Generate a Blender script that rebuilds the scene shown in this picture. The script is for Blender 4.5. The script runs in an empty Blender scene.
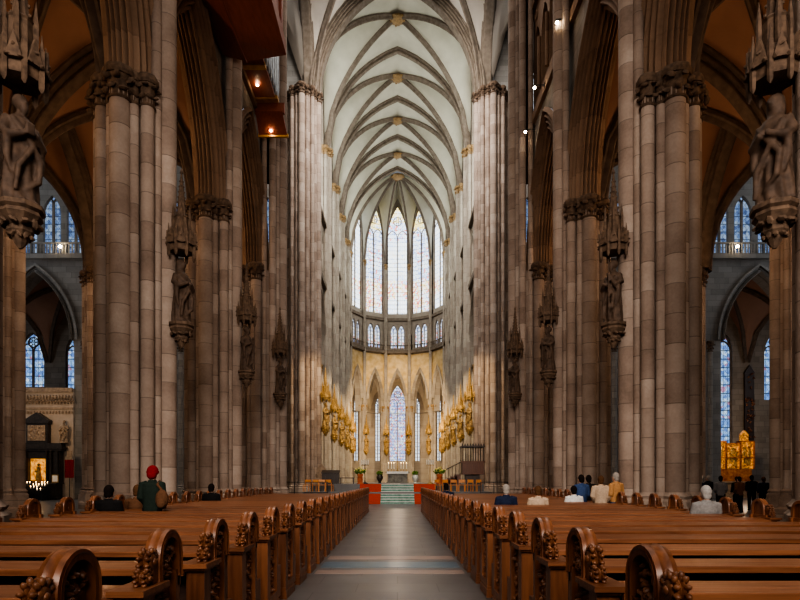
import bpy, bmesh, math, random
from mathutils import Vector, Matrix
random.seed(7)
C = bpy.context.scene.collection
PI = math.pi
HC = 1.45                      # eye height

# ------------------------------------------------------------------ materials
def new_mat(name):
    m = bpy.data.materials.new(name); m.use_nodes = True
    nt = m.node_tree; nt.nodes.clear()
    out = nt.nodes.new('ShaderNodeOutputMaterial')
    return m, nt, out
def N(nt, t, **kw):
    n = nt.nodes.new(t)
    for k, v in kw.items():
        if k == 'op': n.operation = v
        else: n.inputs[k].default_value = v
    return n
def math_(nt, op, a, b=None, c=None):
    n = nt.nodes.new('ShaderNodeMath'); n.operation = op
    for i, x in enumerate((a, b, c)):
        if x is None: continue
        if isinstance(x, (int, float)): n.inputs[i].default_value = x
        else: nt.links.new(x, n.inputs[i])
    return n.outputs[0]
def ramp(nt, fac, stops, interp='LINEAR'):
    r = nt.nodes.new('ShaderNodeValToRGB'); r.color_ramp.interpolation = interp
    el = r.color_ramp.elements
    while len(el) < len(stops): el.new(.5)
    for e, (p, c) in zip(el, stops): e.position = p; e.color = (*c, 1)
    nt.links.new(fac, r.inputs[0]); return r.outputs[0]
def mixc(nt, fac, a, b, mode='MIX'):
    n = nt.nodes.new('ShaderNodeMix'); n.data_type = 'RGBA'; n.blend_type = mode
    for s, x in ((0, fac), (6, a), (7, b)):
        if isinstance(x, (int, float)): n.inputs[s].default_value = x
        elif isinstance(x, tuple): n.inputs[s].default_value = (*x, 1)
        else: nt.links.new(x, n.inputs[s])
    return n.outputs[2]
def bsdf(nt, out, col, rough=.7, metal=0., bump=None, bstr=.3, spec=.5):
    b = nt.nodes.new('ShaderNodeBsdfPrincipled')
    if isinstance(col, tuple): b.inputs['Base Color'].default_value = (*col, 1)
    else: nt.links.new(col, b.inputs['Base Color'])
    if isinstance(rough, (int, float)): b.inputs['Roughness'].default_value = rough
    else: nt.links.new(rough, b.inputs['Roughness'])
    b.inputs['Metallic'].default_value = metal
    b.inputs['Specular IOR Level'].default_value = spec
    if bump is not None:
        bp = nt.nodes.new('ShaderNodeBump'); bp.inputs['Strength'].default_value = bstr; bp.inputs['Distance'].default_value = .03
        nt.links.new(bump, bp.inputs['Height']); nt.links.new(bp.outputs[0], b.inputs['Normal'])
    nt.links.new(b.outputs[0], out.inputs[0]); return b
def noise(nt, scale, detail=4, vec=None):
    n = nt.nodes.new('ShaderNodeTexNoise'); n.inputs['Scale'].default_value = scale; n.inputs['Detail'].default_value = detail
    if vec is not None: nt.links.new(vec, n.inputs['Vector'])
    return n.outputs[0]

def stone(name, cols, h=.85, joint=.42, walls=False, rough=.85, w=1.1):
    """coursed ashlar: every block has its own tone, thin mortar joints, weathering noise"""
    m, nt, out = new_mat(name)
    g = nt.nodes.new('ShaderNodeNewGeometry'); sp = nt.nodes.new('ShaderNodeSeparateXYZ')
    nt.links.new(g.outputs['Position'], sp.inputs[0])
    oi = nt.nodes.new('ShaderNodeObjectInfo')
    rnd = oi.outputs['Random']
    z = math_(nt, 'ADD', math_(nt, 'DIVIDE', sp.outputs[2], h), math_(nt, 'MULTIPLY', rnd, 0 if walls else 7.3))
    course = math_(nt, 'FLOOR', z); fz = math_(nt, 'FRACT', z)
    if walls:
        xy = math_(nt, 'ADD', math_(nt, 'DIVIDE', math_(nt, 'ADD', sp.outputs[0], sp.outputs[1]), w), math_(nt, 'MULTIPLY', course, .37))
        bid = math_(nt, 'FLOOR', xy); fx = math_(nt, 'FRACT', xy)
        jt = math_(nt, 'MAXIMUM', math_(nt, 'LESS_THAN', fz, .05), math_(nt, 'LESS_THAN', fx, .025))
    else:
        bid = math_(nt, 'MULTIPLY', rnd, 91.7)
        jt = math_(nt, 'LESS_THAN', fz, .03)
    cb = nt.nodes.new('ShaderNodeCombineXYZ'); nt.links.new(course, cb.inputs[0]); nt.links.new(bid, cb.inputs[1])
    wn = nt.nodes.new('ShaderNodeTexWhiteNoise'); wn.noise_dimensions = '2D'; nt.links.new(cb.outputs[0], wn.inputs['Vector'])
    n1 = noise(nt, 1.3, 6, g.outputs['Position']); n2 = noise(nt, 14, 5, g.outputs['Position'])
    f = math_(nt, 'ADD', math_(nt, 'MULTIPLY', wn.outputs[0], .40), math_(nt, 'ADD', math_(nt, 'MULTIPLY', n1, .75), math_(nt, 'MULTIPLY', n2, .26)))
    f = math_(nt, 'SUBTRACT', f, .17)
    col = ramp(nt, f, [(i / (len(cols) - 1), c) for i, c in enumerate(cols)])
    col = mixc(nt, math_(nt, 'MULTIPLY', jt, joint), col, tuple(x * .35 for x in cols[0]))
    bsdf(nt, out, col, rough, bump=n2, bstr=.35, spec=.25)
    return m
def plain(name, a, b, scale=6, rough=.6, metal=0., spec=.5, bstr=.15):
    m, nt, out = new_mat(name)
    g = nt.nodes.new('ShaderNodeNewGeometry')
    n = noise(nt, scale, 5, g.outputs['Position'])
    bsdf(nt, out, ramp(nt, n, [(.3, a), (.7, b)]), rough, metal, bump=n, bstr=bstr, spec=spec)
    return m
def wood(name, a, b, rough=.35, axis=0, stretch=12, spec=.5):
    m, nt, out = new_mat(name)
    tc = nt.nodes.new('ShaderNodeTexCoord'); mp = nt.nodes.new('ShaderNodeMapping')
    s = [stretch] * 3; s[axis] = .8
    mp.inputs['Scale'].default_value = s; nt.links.new(tc.outputs['Object'], mp.inputs[0])
    oi = nt.nodes.new('ShaderNodeObjectInfo')
    cb = nt.nodes.new('ShaderNodeCombineXYZ'); nt.links.new(math_(nt, 'MULTIPLY', oi.outputs['Random'], 40), cb.inputs[0])
    nt.links.new(cb.outputs[0], mp.inputs['Location'])
    n = noise(nt, 2.2, 6, mp.outputs[0])
    f = math_(nt, 'ADD', n, math_(nt, 'MULTIPLY', math_(nt, 'SUBTRACT', oi.outputs['Random'], .5), .22))
    bsdf(nt, out, ramp(nt, f, [(.25, a), (.75, b)]), rough, bump=n, bstr=.12, spec=spec)
    return m
def emit(name, col, st):
    m, nt, out = new_mat(name)
    e = N(nt, 'ShaderNodeEmission', Strength=st); e.inputs[0].default_value = (*col, 1)
    nt.links.new(e.outputs[0], out.inputs[0]); return m
def glass(name, st, palette, hi, grid=.62, lead=.06, zones=None, cell=3.6):
    """leaded stained glass lit by the daylight outside: coloured quarries by cell, dark lead and saddle bars"""
    m, nt, out = new_mat(name)
    uv = nt.nodes.new('ShaderNodeUVMap'); sp = nt.nodes.new('ShaderNodeSeparateXYZ'); nt.links.new(uv.outputs[0], sp.inputs[0])
    v = nt.nodes.new('ShaderNodeTexVoronoi'); v.inputs['Scale'].default_value = cell; nt.links.new(uv.outputs[0], v.inputs['Vector'])
    s2 = nt.nodes.new('ShaderNodeSeparateColor'); nt.links.new(v.outputs['Color'], s2.inputs[0])
    col = ramp(nt, s2.outputs[0], palette, 'CONSTANT')
    if zones:
        for (z0, z1, pal) in zones:
            c2 = ramp(nt, s2.outputs[1], pal, 'CONSTANT')
            k = math_(nt, 'MULTIPLY', math_(nt, 'GREATER_THAN', sp.outputs[1], z0), math_(nt, 'LESS_THAN', sp.outputs[1], z1))
            col = mixc(nt, k, col, c2)
    n = noise(nt, .6, 2, uv.outputs[0])
    col = mixc(nt, math_(nt, 'MULTIPLY', n, hi), col, (1, 1, 1))
    def line(o, g, w):
        return math_(nt, 'LESS_THAN', math_(nt, 'FRACT', math_(nt, 'DIVIDE', math_(nt, 'ADD', o, 100), g)), w / g)
    ln = math_(nt, 'MAXIMUM', line(sp.outputs[0], grid * .5, lead * .5), line(sp.outputs[1], grid, lead))
    d1 = line(math_(nt, 'ADD', sp.outputs[0], math_(nt, 'MULTIPLY', sp.outputs[1], .7)), .4, .035)
    d2 = line(math_(nt, 'SUBTRACT', sp.outputs[0], math_(nt, 'MULTIPLY', sp.outputs[1], .7)), .4, .035)
    dd = math_(nt, 'MULTIPLY', math_(nt, 'MAXIMUM', d1, d2), .55)
    ln = math_(nt, 'MAXIMUM', math_(nt, 'MULTIPLY', ln, .85), dd)
    e = N(nt, 'ShaderNodeEmission'); nt.links.new(mixc(nt, ln, col, (.03, .035, .04)), e.inputs[0]); e.inputs[1].default_value = st
    nt.links.new(e.outputs[0], out.inputs[0]); return m

M = {}
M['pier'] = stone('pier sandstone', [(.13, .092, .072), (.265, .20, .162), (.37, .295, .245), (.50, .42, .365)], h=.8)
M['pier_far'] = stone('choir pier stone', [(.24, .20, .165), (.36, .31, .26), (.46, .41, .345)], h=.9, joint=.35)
M['wall'] = stone('grey ashlar wall', [(.16, .135, .115), (.27, .235, .205), (.36, .32, .28)], h=.5, walls=True)
M['wall_pale'] = stone('pale transept ashlar', [(.17, .16, .15), (.25, .235, .22), (.32, .305, .285)], h=.45, walls=True, joint=.35)
M['arch'] = stone('arch moulding stone', [(.135, .085, .055), (.235, .15, .10), (.31, .21, .145)], h=.9, walls=True, w=1.3, joint=.15)
M['rib'] = plain('vault rib stone', (.17, .135, .105), (.26, .215, .175), 3, .85, spec=.2)
M['web'] = plain('pale plaster vault web', (.54, .51, .42), (.63, .60, .50), .8, .9, spec=.15)
M['web_crossing'] = plain('crossing vault web', (.56, .50, .44), (.64, .58, .51), .8, .9, spec=.15)
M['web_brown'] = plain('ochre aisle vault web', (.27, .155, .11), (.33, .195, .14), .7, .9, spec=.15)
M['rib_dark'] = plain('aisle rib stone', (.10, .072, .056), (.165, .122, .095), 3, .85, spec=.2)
M['capital'] = plain('carved capital stone', (.075, .05, .036), (.18, .12, .082), 9, .8, spec=.25)
M['statue'] = plain('weathered statue stone', (.055, .036, .026), (.125, .082, .058), 7, .7, spec=.3)
M['plaster'] = plain('pale beige plaster', (.42, .34, .27), (.52, .43, .35), 2, .9, spec=.15)
M['gold'] = plain('gilding', (.30, .18, .065), (.56, .38, .15), 8, .48, metal=.4)
M['gilt_stone'] = plain('gilded and painted statue', (.17, .095, .038), (.50, .34, .135), 7, .55, metal=.2)
M['boss'] = plain('gilded boss', (.22, .14, .065), (.40, .26, .12), 8, .55, metal=.15)
M['pew'] = wood('varnished oak pew', (.13, .048, .022), (.31, .128, .060), .36, axis=0, stretch=14)
M['pew_end'] = wood('varnished carved oak', (.12, .044, .02), (.30, .12, .054), .36, axis=2, stretch=9)
M['pew_dark'] = wood('shaded oak boards', (.022, .009, .006), (.055, .023, .012), .55, axis=0)  # darker oak for seats and backs: shade between rows put into the colour
M['carving'] = plain('carved oak foliage', (.10, .036, .017), (.26, .11, .05), 20, .42)
M['dark_wood'] = wood('dark stained wood', (.02, .011, .008), (.06, .03, .02), .4, axis=2)
M['red_wood'] = wood('red brown panelling', (.22, .06, .034), (.32, .095, .055), .5, axis=1, stretch=5)
M['pulpit_wood'] = wood('pulpit oak', (.10, .035, .018), (.20, .075, .035), .4, axis=2)
M['orange_wood'] = wood('honey coloured chair wood', (.62, .23, .06), (.85, .38, .12), .4, axis=2)
M['iron'] = plain('black iron', (.012, .012, .012), (.03, .028, .026), 10, .5)
M['steel'] = plain('pale pipe metal', (.45, .50, .55), (.65, .70, .75), 4, .3, metal=.8)
M['red_carpet'] = plain('red carpet', (.50, .07, .03), (.62, .11, .05), 30, .95, spec=.1)
M['green_marble'] = plain('green marble', (.045, .16, .12), (.16, .34, .27), 5, .3)
M['white_marble'] = plain('pale marble', (.55, .56, .52), (.72, .72, .68), 5, .35)
M['altar_stone'] = plain('grey altar stone', (.13, .12, .10), (.30, .28, .23), 4, .5)
M['white_cloth'] = plain('white linen', (.75, .73, .68), (.85, .83, .78), 8, .9)
M['leaf'] = plain('leaf green', (.05, .14, .02), (.20, .32, .05), 12, .6)
M['petal'] = plain('yellow petals', (.75, .62, .10), (.85, .78, .35), 12, .7)
M['terracotta'] = plain('orange pedestal', (.48, .12, .05), (.60, .19, .08), 8, .7)
M['fresco'] = plain('gilt spandrel painting', (.50, .34, .15), (.68, .52, .30), 1.6, .75)
M['black'] = plain('black stone', (.022, .018, .015), (.06, .047, .038), 6, .35)
M['relief'] = plain('carved pale relief', (.22, .15, .10), (.42, .31, .21), 5, .7, bstr=.6)
M['wax'] = emit('candle flame', (1, .62, .25), 12)
M['lamp'] = emit('lamp glow', (1, .80, .52), 45)
M['candle'] = plain('white candle wax', (.85, .82, .72), (.9, .88, .8), 4, .6)
M['skin'] = plain('skin', (.50, .29, .20), (.60, .36, .26), 10, .55)
def cloth(n, c): return plain(n, tuple(x * .75 for x in c), c, 25, .9, spec=.15)
for n, c in dict(navy=(.025, .035, .075), green=(.028, .042, .034), beige=(.55, .42, .31), tan=(.50, .27, .12), blackc=(.018, .017, .018), jeans=(.04, .075, .14), red=(.27, .02, .022),
                 white=(.75, .74, .72), greyc=(.20, .20, .21), hairdark=(.018, .012, .010), hairgrey=(.35, .32, .29), hairbrown=(.12, .06, .03), brownc=(.16, .08, .045), bluec=(.06, .10, .22)).items():
    M[n] = cloth('cloth ' + n, c)

W_, B1, B2, B3, R_, Y_, G_ = (.86, .92, .95), (.28, .42, .85), (.50, .65, .95), (.70, .82, .97), (.85, .18, .10), (.95, .75, .22), (.25, .55, .35)
pal_pale = [(0, W_), (.42, B3), (.66, (.80, .86, .80)), (.80, B2), (.92, (.9, .85, .7))]
pal_blue = [(0, B3), (.3, B1), (.52, W_), (.75, B2), (.93, R_)]
pal_fig = [(0, W_), (.30, R_), (.45, Y_), (.6, B2), (.78, (.9, .6, .35)), (.9, W_)]
pal_top = [(0, Y_), (.4, W_), (.62, (.75, .78, .35)), (.8, B2), (.9, Y_)]
pal_deep = [(0, (.18, .36, .75)), (.3, (.30, .52, .85)), (.55, (.12, .25, .6)), (.8, (.55, .72, .9)), (.94, (.5, .25, .4))]
M['glass_center'] = glass('centre apse glass', 1.7, pal_pale, .5, zones=[(26, 28.3, pal_pale), (28.6, 31.3, pal_fig), (37.2, 40, pal_blue), (40.0, 43, pal_top)])
M['glass_side'] = glass('flanking apse glass', 1.5, pal_blue, .45, zones=[(26, 31.2, pal_fig), (38.6, 43, pal_top)])
M['glass_outer'] = glass('outer apse glass', 1.7, pal_pale, .55, zones=[(28.6, 30.5, pal_fig)])
M['glass_day'] = glass('pale clerestory glass', 2.7, [(0, (.86, .95, .90)), (.5, (.95, .97, .90)), (.8, (.80, .92, .90))], .6)
M['glass_trif'] = glass('triforium glass', 1.0, pal_blue, .5, grid=.5)
M['glass_chapel'] = glass('chapel glass', .95, [(0, (.35, .5, .92)), (.25, (.7, .42, .62)), (.38, W_), (.55, (.25, .36, .78)), (.78, (.8, .78, .86)), (.93, R_)], .25, grid=.5, cell=4)
M['glass_chapel_pale'] = glass('pale chapel glass', 1.0, pal_pale, .6)
M['glass_transept'] = glass('deep blue transept glass', .7, pal_deep, .1, grid=.8, lead=.09)
M['glass_transept_up'] = glass('transept triforium glass', .42, [(0, (.25, .42, .8)), (.4, (.45, .62, .88)), (.75, (.12, .22, .5))], .15)

# ------------------------------------------------------------------ mesh builder
class MB:
    def __init__(s): s.v = []; s.f = []; s.uv = {}
    def add(s, vs, fs):
        b = len(s.v); s.v += [tuple(p) for p in vs]; s.f += [tuple(i + b for i in q) for q in fs]; return b
    def box(s, x0, x1, y0, y1, z0, z1):
        s.add([(x0,y0,z0),(x1,y0,z0),(x1,y1,z0),(x0,y1,z0),(x0,y0,z1),(x1,y0,z1),(x1,y1,z1),(x0,y1,z1)],
              [(3,2,1,0),(4,5,6,7),(0,1,5,4),(1,2,6,5),(2,3,7,6),(3,0,4,7)]); return s
    def lathe(s, prof, n=12, c=(0,0,0), ph=0., sx=1., sy=1., fold=None):
        vs = []
        for (r, z) in prof:
            for i in range(n):
                a = ph + 2*PI*i/n
                k = fold(a, z) if fold else 1.
                vs.append((c[0]+r*k*sx*math.cos(a), c[1]+r*k*sy*math.sin(a), c[2]+z))
        fs = []
        for j in range(len(prof)-1):
            for i in range(n): fs.append((j*n+i, j*n+(i+1)%n, (j+1)*n+(i+1)%n, (j+1)*n+i))
        fs.append(tuple(range(n-1,-1,-1))); fs.append(tuple((len(prof)-1)*n+i for i in range(n)))
        s.add(vs, fs); return s
    def tube(s, pts, rad, n=8, cap=True):
        pts = [Vector(p) for p in pts]; vs = []; m = len(pts)
        if isinstance(rad, (int, float)): rad = [rad]*m
        prev = None
        for k, p in enumerate(pts):
            t = (pts[min(k+1,m-1)]-pts[max(k-1,0)]).normalized()
            if prev is None:
                u = t.cross(Vector((0,0,1)))
                if u.length < 1e-3: u = Vector((1,0,0))
            else: u = prev - t*prev.dot(t)
            u.normalize(); prev = u; w = t.cross(u)
            for i in range(n):
                a = 2*PI*i/n; vs.append(p + rad[k]*(math.cos(a)*u+math.sin(a)*w))
        fs = [(j*n+i, j*n+(i+1)%n, (j+1)*n+(i+1)%n, (j+1)*n+i) for j in range(m-1) for i in range(n)]
        if cap: fs += [tuple(range(n-1,-1,-1)), tuple((m-1)*n+i for i in range(n))]
        s.add(vs, fs); return s
    def ball(s, c, r, n=10, m=6, rot=None):
        if isinstance(r, (int, float)): r = (r, r, r)
        vs = []; 
        for j in range(m+1):
            th = PI*j/m
            for i in range(n):
                a = 2*PI*i/n
                p = Vector((r[0]*math.sin(th)*math.cos(a), r[1]*math.sin(th)*math.sin(a), r[2]*math.cos(th)))
                if rot: p = rot @ p
                vs.append((c[0]+p.x, c[1]+p.y, c[2]+p.z))
        fs = [(j*n+i, (j+1)*n+i, (j+1)*n+(i+1)%n, j*n+(i+1)%n) for j in range(m) for i in range(n)]
        s.add(vs, fs); return s
    def grid(s, rows, close=False):
        n = len(rows[0]); vs = [p for r in rows for p in r]
        fs = [(j*n+i, j*n+i+1, (j+1)*n+i+1, (j+1)*n+i) for j in range(len(rows)-1) for i in range(n-1)]
        return s.add(vs, fs)
    def prism(s, poly, f0, f1):
        """poly in 2D, f0/f1 map (a,b) to the two end faces"""
        n = len(poly); vs = [f0(*p) for p in poly]+[f1(*p) for p in poly]
        s.add(vs, [tuple(range(n)), tuple(range(2*n-1, n-1, -1))]+[(i, (i+1)%n, n+(i+1)%n, n+i) for i in range(n)]); return s
    def build(s, name, mat, parent=None, smooth=40, loc=None):
        me = bpy.data.meshes.new(name); me.from_pydata(s.v, [], s.f)
        if s.uv:
            ul = me.uv_layers.new(name='UVMap')
            for l in me.loops: ul.data[l.index].uv = s.uv.get(l.vertex_index, (0, 0))
        bm = bmesh.new(); bm.from_mesh(me); bmesh.ops.remove_doubles(bm, verts=bm.verts, dist=1e-5)
        bmesh.ops.recalc_face_normals(bm, faces=bm.faces); bm.to_mesh(me); bm.free()
        if smooth:
            me.polygons.foreach_set('use_smooth', [True]*len(me.polygons)); me.set_sharp_from_angle(angle=math.radians(smooth))
        me.materials.append(M[mat] if isinstance(mat, str) else mat)
        o = bpy.data.objects.new(name, me); C.objects.link(o)
        if parent is not None: o.parent = parent
        if loc: o.location = loc
        return o
def inst(src, name, parent, loc=(0,0,0), rotz=0.):
    o = bpy.data.objects.new(name, src.data); C.objects.link(o); o.parent = parent; o.location = loc; o.rotation_euler = (0,0,rotz); return o
def voxel(o, size, smooth_it=2):
    md = o.modifiers.new('r', 'REMESH'); md.mode = 'VOXEL'; md.voxel_size = size; md.use_smooth_shade = True
    if smooth_it:
        ms = o.modifiers.new('s', 'SMOOTH'); ms.iterations = smooth_it; ms.factor = .5
    dg = bpy.context.evaluated_depsgraph_get(); me = bpy.data.meshes.new_from_object(o.evaluated_get(dg))
    o.modifiers.clear(); old = o.data; mats = [m for m in old.materials]
    o.data = me
    if not len(me.materials): me.materials.append(mats[0])
    return o
def thing(name, label, cat, loc=(0,0,0), rotz=0., group=None):
    o = bpy.data.objects.new(name, None); C.objects.link(o); o.location = loc; o.rotation_euler = (0,0,rotz); o.empty_display_size = .2
    o['label'] = label; o['category'] = cat; o['kind'] = 'thing'
    if group: o['group'] = group
    return o
def tag(o, label, cat, group=None):
    o['label'] = label; o['category'] = cat; o['kind'] = 'thing'
    if group: o['group'] = group
    return o
def dup(root, loc, rotz=None, label=None, scale=None):
    r = root.copy(); C.objects.link(r); r.location = loc
    if rotz is not None: r.rotation_euler = (0,0,rotz)
    if label: r['label'] = label
    if scale: r.scale = scale
    for ch in list(root.children):
        c = ch.copy(); C.objects.link(c); c.parent = r
        for g in list(ch.children):
            d = g.copy(); C.objects.link(d); d.parent = c
    return r
def struct(o, label=None):
    o['kind'] = 'structure'
    if label: o['label'] = label
    return o
def sempty(name, label):
    o = bpy.data.objects.new(name, None); C.objects.link(o); return struct(o, label)
def leafblob(mb, c, r, rng):
    rot = Matrix.Rotation(rng.uniform(0, 6.28), 3, 'X') @ Matrix.Rotation(rng.uniform(0, 6.28), 3, 'Z')
    mb.ball(c, (r, r*.65, r*.4), 6, 4, rot)

# ------------------------------------------------------------------ pointed-arch tools
def arcR(a, h): return (h*h + a*a)/(2*a)
def arch_pts(a, zs, h, o=0., n=14):
    """left foot to apex to right foot of a two-centred arch, offset outward by o: (s, z)"""
    R = arcR(a, h); c = R - a; r = R + o
    th1 = math.acos(max(-1, min(1, c/r)))
    L = [(c - r*math.cos(th1*i/n), zs + r*math.sin(th1*i/n)) for i in range(n+1)]
    return L + [(-s, z) for s, z in reversed(L[:-1])]
def arch_strip(mb, mapf, a, zs, h, prof, n=14, close=False):
    rows = [[mapf(s, u, z) for s, z in arch_pts(a, zs, h, o, n)] for (u, o) in prof]
    if close: rows.append(rows[0])
    mb.grid(rows)
def moulding(u1, o1, u0, o0, rolls, amp, m=6):
    pts = []; n = rolls*m; du, do = u0-u1, o0-o1; L = math.hypot(du, do); nx, ny = -do/L, du/L
    if nx < 0: nx, ny = -nx, -ny
    for i in range(n+1):
        t = i/n; k = amp*(abs(math.sin(PI*rolls*t))-.5)
        pts.append((u1+du*t+nx*k*1.0, o1+do*t+ny*k))
    full = pts + [(-u, o) for u, o in reversed(pts)]
    return full
def opening(mb, mapf, w, z0, z1, a, zs, h, sill, depth, n=12):
    """wall panel with a pointed opening and its reveal"""
    P = arch_pts(a, zs, h, 0, n)
    q = lambda s0, s1, za, zb: mb.add([mapf(s0,0,za), mapf(s1,0,za), mapf(s1,0,zb), mapf(s0,0,zb)], [(0,1,2,3)])
    q(-w, -a, z0, z1); q(a, w, z0, z1)
    if sill > z0: q(-a, a, z0, sill)
    mb.grid([[mapf(s,0,z) for s, z in P], [mapf(s,0,z1) for s, z in P]])
    out = [(-a, sill)] + P + [(a, sill), (-a, sill)]
    mb.grid([[mapf(s,0,z) for s, z in out], [mapf(s,-depth,z) for s, z in out]])
def pane(mapf, a, zs, h, sill, u, name, mat, parent, n=12):
    mb = MB(); P = arch_pts(a, zs, h, 0, n)
    rows = [[(s, sill) for s, z in P], [(s, zs) for s, z in P], P]
    rows = [[(s, sill) for s, z in P], P]
    b = mb.grid([[mapf(s,u,z) for s, z in r] for r in rows])
    k = b
    for r in rows:
        for s, z in r: mb.uv[k] = (s, z); k += 1
    me_o = MB.build_uv(mb, name, mat, parent) if hasattr(MB, 'build_uv') else None
    return me_o
def _build_uv(s, name, mat, parent=None):
    me = bpy.data.meshes.new(name); me.from_pydata(s.v, [], s.f); ul = me.uv_layers.new(name='UVMap')
    for l in me.loops: ul.data[l.index].uv = s.uv.get(l.vertex_index, (0, 0))
    me.materials.append(M[mat]); o = bpy.data.objects.new(name, me); C.objects.link(o)
    if parent is not None: o.parent = parent
    return o
MB.build_uv = _build_uv
def bar(mb, mapf, s, u, z0, z1, w, d):
    vs = [mapf(s+i*w, u+j*d, z) for z in (z0, z1) for i, j in ((-1,-1),(1,-1),(1,1),(-1,1))]
    mb.add(vs, [(3,2,1,0),(4,5,6,7),(0,1,5,4),(1,2,6,5),(2,3,7,6),(3,0,4,7)])
def tracery(mb, mapf, a, zs, h, sill, u, lights, w=.09, rose=True):
    """mullions, lancet heads and a rose in the head of a window"""
    lw = 2*a/lights
    zl = zs + (0.0 if rose else h*.3)
    for k in range(1, lights):
        bar(mb, mapf, -a+k*lw, u, sill, zl + lw*.2, w, w)
    def sub(c, hw, z, hh, ww):
        arch_strip(mb, lambda s, uu, zz: mapf(c+s, u+uu, zz), hw, z, hh, [(-ww,ww),(ww,ww),(ww,-ww),(-ww,-ww)], 7, True)
    for k in range(lights): sub(-a+(k+.5)*lw, lw/2, zl, lw*.75, w*.6)
    if lights == 4:
        for c in (-a/2, a/2): sub(c, a/2, zl+lw*.2, a*.75, w*.7)
    if rose:
        rz = zs + h*.52; rr = min(a*.42, h*.25)
        pts = [mapf(rr*math.cos(t), u, rz+rr*math.sin(t)) for t in [2*PI*i/20 for i in range(21)]]
        mb.tube(pts, w*.6, 5, False)
        for i in range(6):
            t = PI/6+PI*i/3
            pts = [mapf(rr*.62*math.cos(t)+rr*.3*math.cos(q), u, rz+rr*.62*math.sin(t)+rr*.3*math.sin(q)) for q in [2*PI*j/10 for j in range(11)]]
            mb.tube(pts, w*.35, 4, False)
    arch_strip(mb, lambda s, uu, zz: mapf(s, u+uu, zz), a, zs, h, [(-w,0),(w,0),(w,-w*1.3),(-w,-w*1.3)], 12, True)
    bar(mb, mapf, -a+w*.6, u, sill, zs, w*.65, w); bar(mb, mapf, a-w*.6, u, sill, zs, w*.65, w)
WIN = [0]
def window(label, mapf, a, zs, h, sill, u, mat, lights, w=.09, rose=True, stone_mat='rib'):
    WIN[0] += 1
    mb = MB(); tracery(mb, mapf, a, zs, h, sill, u, lights, w, rose)
    o = struct(mb.build('window_%d' % WIN[0], stone_mat, None, 30), label)
    pane(mapf, a, zs, h, sill, u-.06, 'stained_glass', mat, o)
    return o

# ------------------------------------------------------------------ vault tools
SPR, APX = 33.3, 43.35
def Fgen(a, spr, h):
    R = arcR(a, h); c = R - a
    return lambda t: spr + math.sqrt(max(0, R*R - (abs(t)*a + c)**2))
def rib_sweep(mb, pts, w, d):
    """moulded rib hanging below the curve pts"""
    prof = [(-w,0),(-w,-d*.35),(-w*.62,-d*.5),(-w*.5,-d*.8),(-w*.25,-d),(w*.25,-d),(w*.5,-d*.8),(w*.62,-d*.5),(w,-d*.35),(w,0)]
    pts = [Vector(p) for p in pts]; rows = []
    m = len(pts); horiz = (pts[-1]-pts[0]); horiz.z = 0; side = Vector((-horiz.y, horiz.x, 0)).normalized()
    for k, p in enumerate(pts):
        t = (pts[min(k+1,m-1)]-pts[max(k-1,0)]).normalized(); up = side.cross(t)
        if up.z < 0: up = -up
        rows.append([p + side*x + up*y for x, y in prof])
    mb.grid(rows)
def vault_bay(cx, cy, a, b, spr, h, web_mb, n=14):
    F = Fgen(a, spr, h)
    for sg in (1, -1):
        rows = []
        for i in range(n+1):
            t = i/n; rows.append([(cx + (2*j/n-1)*t*a, cy + sg*t*b, F((2*j/n-1)*t)) for j in range(n+1)])
        web_mb.grid(rows)
        rows = []
        for i in range(n+1):
            t = i/n; rows.append([(cx + sg*t*a, cy + (2*j/n-1)*t*b, F((2*j/n-1)*t)) for j in range(n+1)])
        web_mb.grid(rows)
    return F
def diag_ribs(parent, cx, cy, a, b, F, mat, w, d, n=22):
    for sg in (1, -1):
        mb = MB(); rib_sweep(mb, [(cx+a*t, cy+sg*b*t, F(t)) for t in [2*i/n-1 for i in range(n+1)]], w, d)
        mb.build('diagonal_rib', mat, parent, 30)
def boss(parent, x, y, z, r, mat='boss'):
    rng = random.Random(3); mb = MB()
    mb.lathe([(r*.5,.1),(r*.8,0),(r,-.12),(r*.8,-.3),(r*.3,-.42)], 14, (x,y,z))
    for k in range(14):
        t = 2*PI*k/14; leafblob(mb, (x+r*.9*math.cos(t), y+r*.9*math.sin(t), z-.15), r*.38, rng)
    mb.build('boss', mat, parent)

# ------------------------------------------------------------------ layout numbers
PX = 7.5                                   # nave pier axis
NAVE_Y = [9.0, 16.3, 23.2, 30.2]
EAST_Y = [47.2, 55.2, 62.2, 69.1, 76.1]
AX_Y = 78.0; APR = 6.95
WALLX = 7.05
ordinal = ['nearest', 'second', 'third', 'fourth', 'fifth']

# ------------------------------------------------------------------ floor
def floor_mat():
    m, nt, out = new_mat('stone flag floor')
    g = nt.nodes.new('ShaderNodeNewGeometry'); sp = nt.nodes.new('ShaderNodeSeparateXYZ'); nt.links.new(g.outputs['Position'], sp.inputs[0])
    br = nt.nodes.new('ShaderNodeTexBrick'); br.offset = .5
    br.inputs['Scale'].default_value = 1.; br.inputs['Brick Width'].default_value = 1.1; br.inputs['Row Height'].default_value = .62
    br.inputs['Mortar Size'].default_value = .008; br.inputs['Color1'].default_value = (.145, .14, .14, 1); br.inputs['Color2'].default_value = (.11, .107, .108, 1)
    br.inputs['Mortar'].default_value = (.055, .053, .052, 1); nt.links.new(g.outputs['Position'], br.inputs['Vector'])
    n = noise(nt, 1.1, 5, g.outputs['Position'])
    col = mixc(nt, .35, br.outputs[0], ramp(nt, n, [(.3, (.09, .088, .09)), (.7, (.17, .162, .158))]))
    bsdf(nt, out, col, math_(nt, 'ADD', math_(nt, 'MULTIPLY', n, .25), .22), spec=.5)
    return m
M['floor'] = floor_mat()
f = MB(); f.box(-42, 42, -14, 104, -.3, 0); struct(f.build('floor', 'floor', None, 0), 'worn grey stone flag floor')
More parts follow.
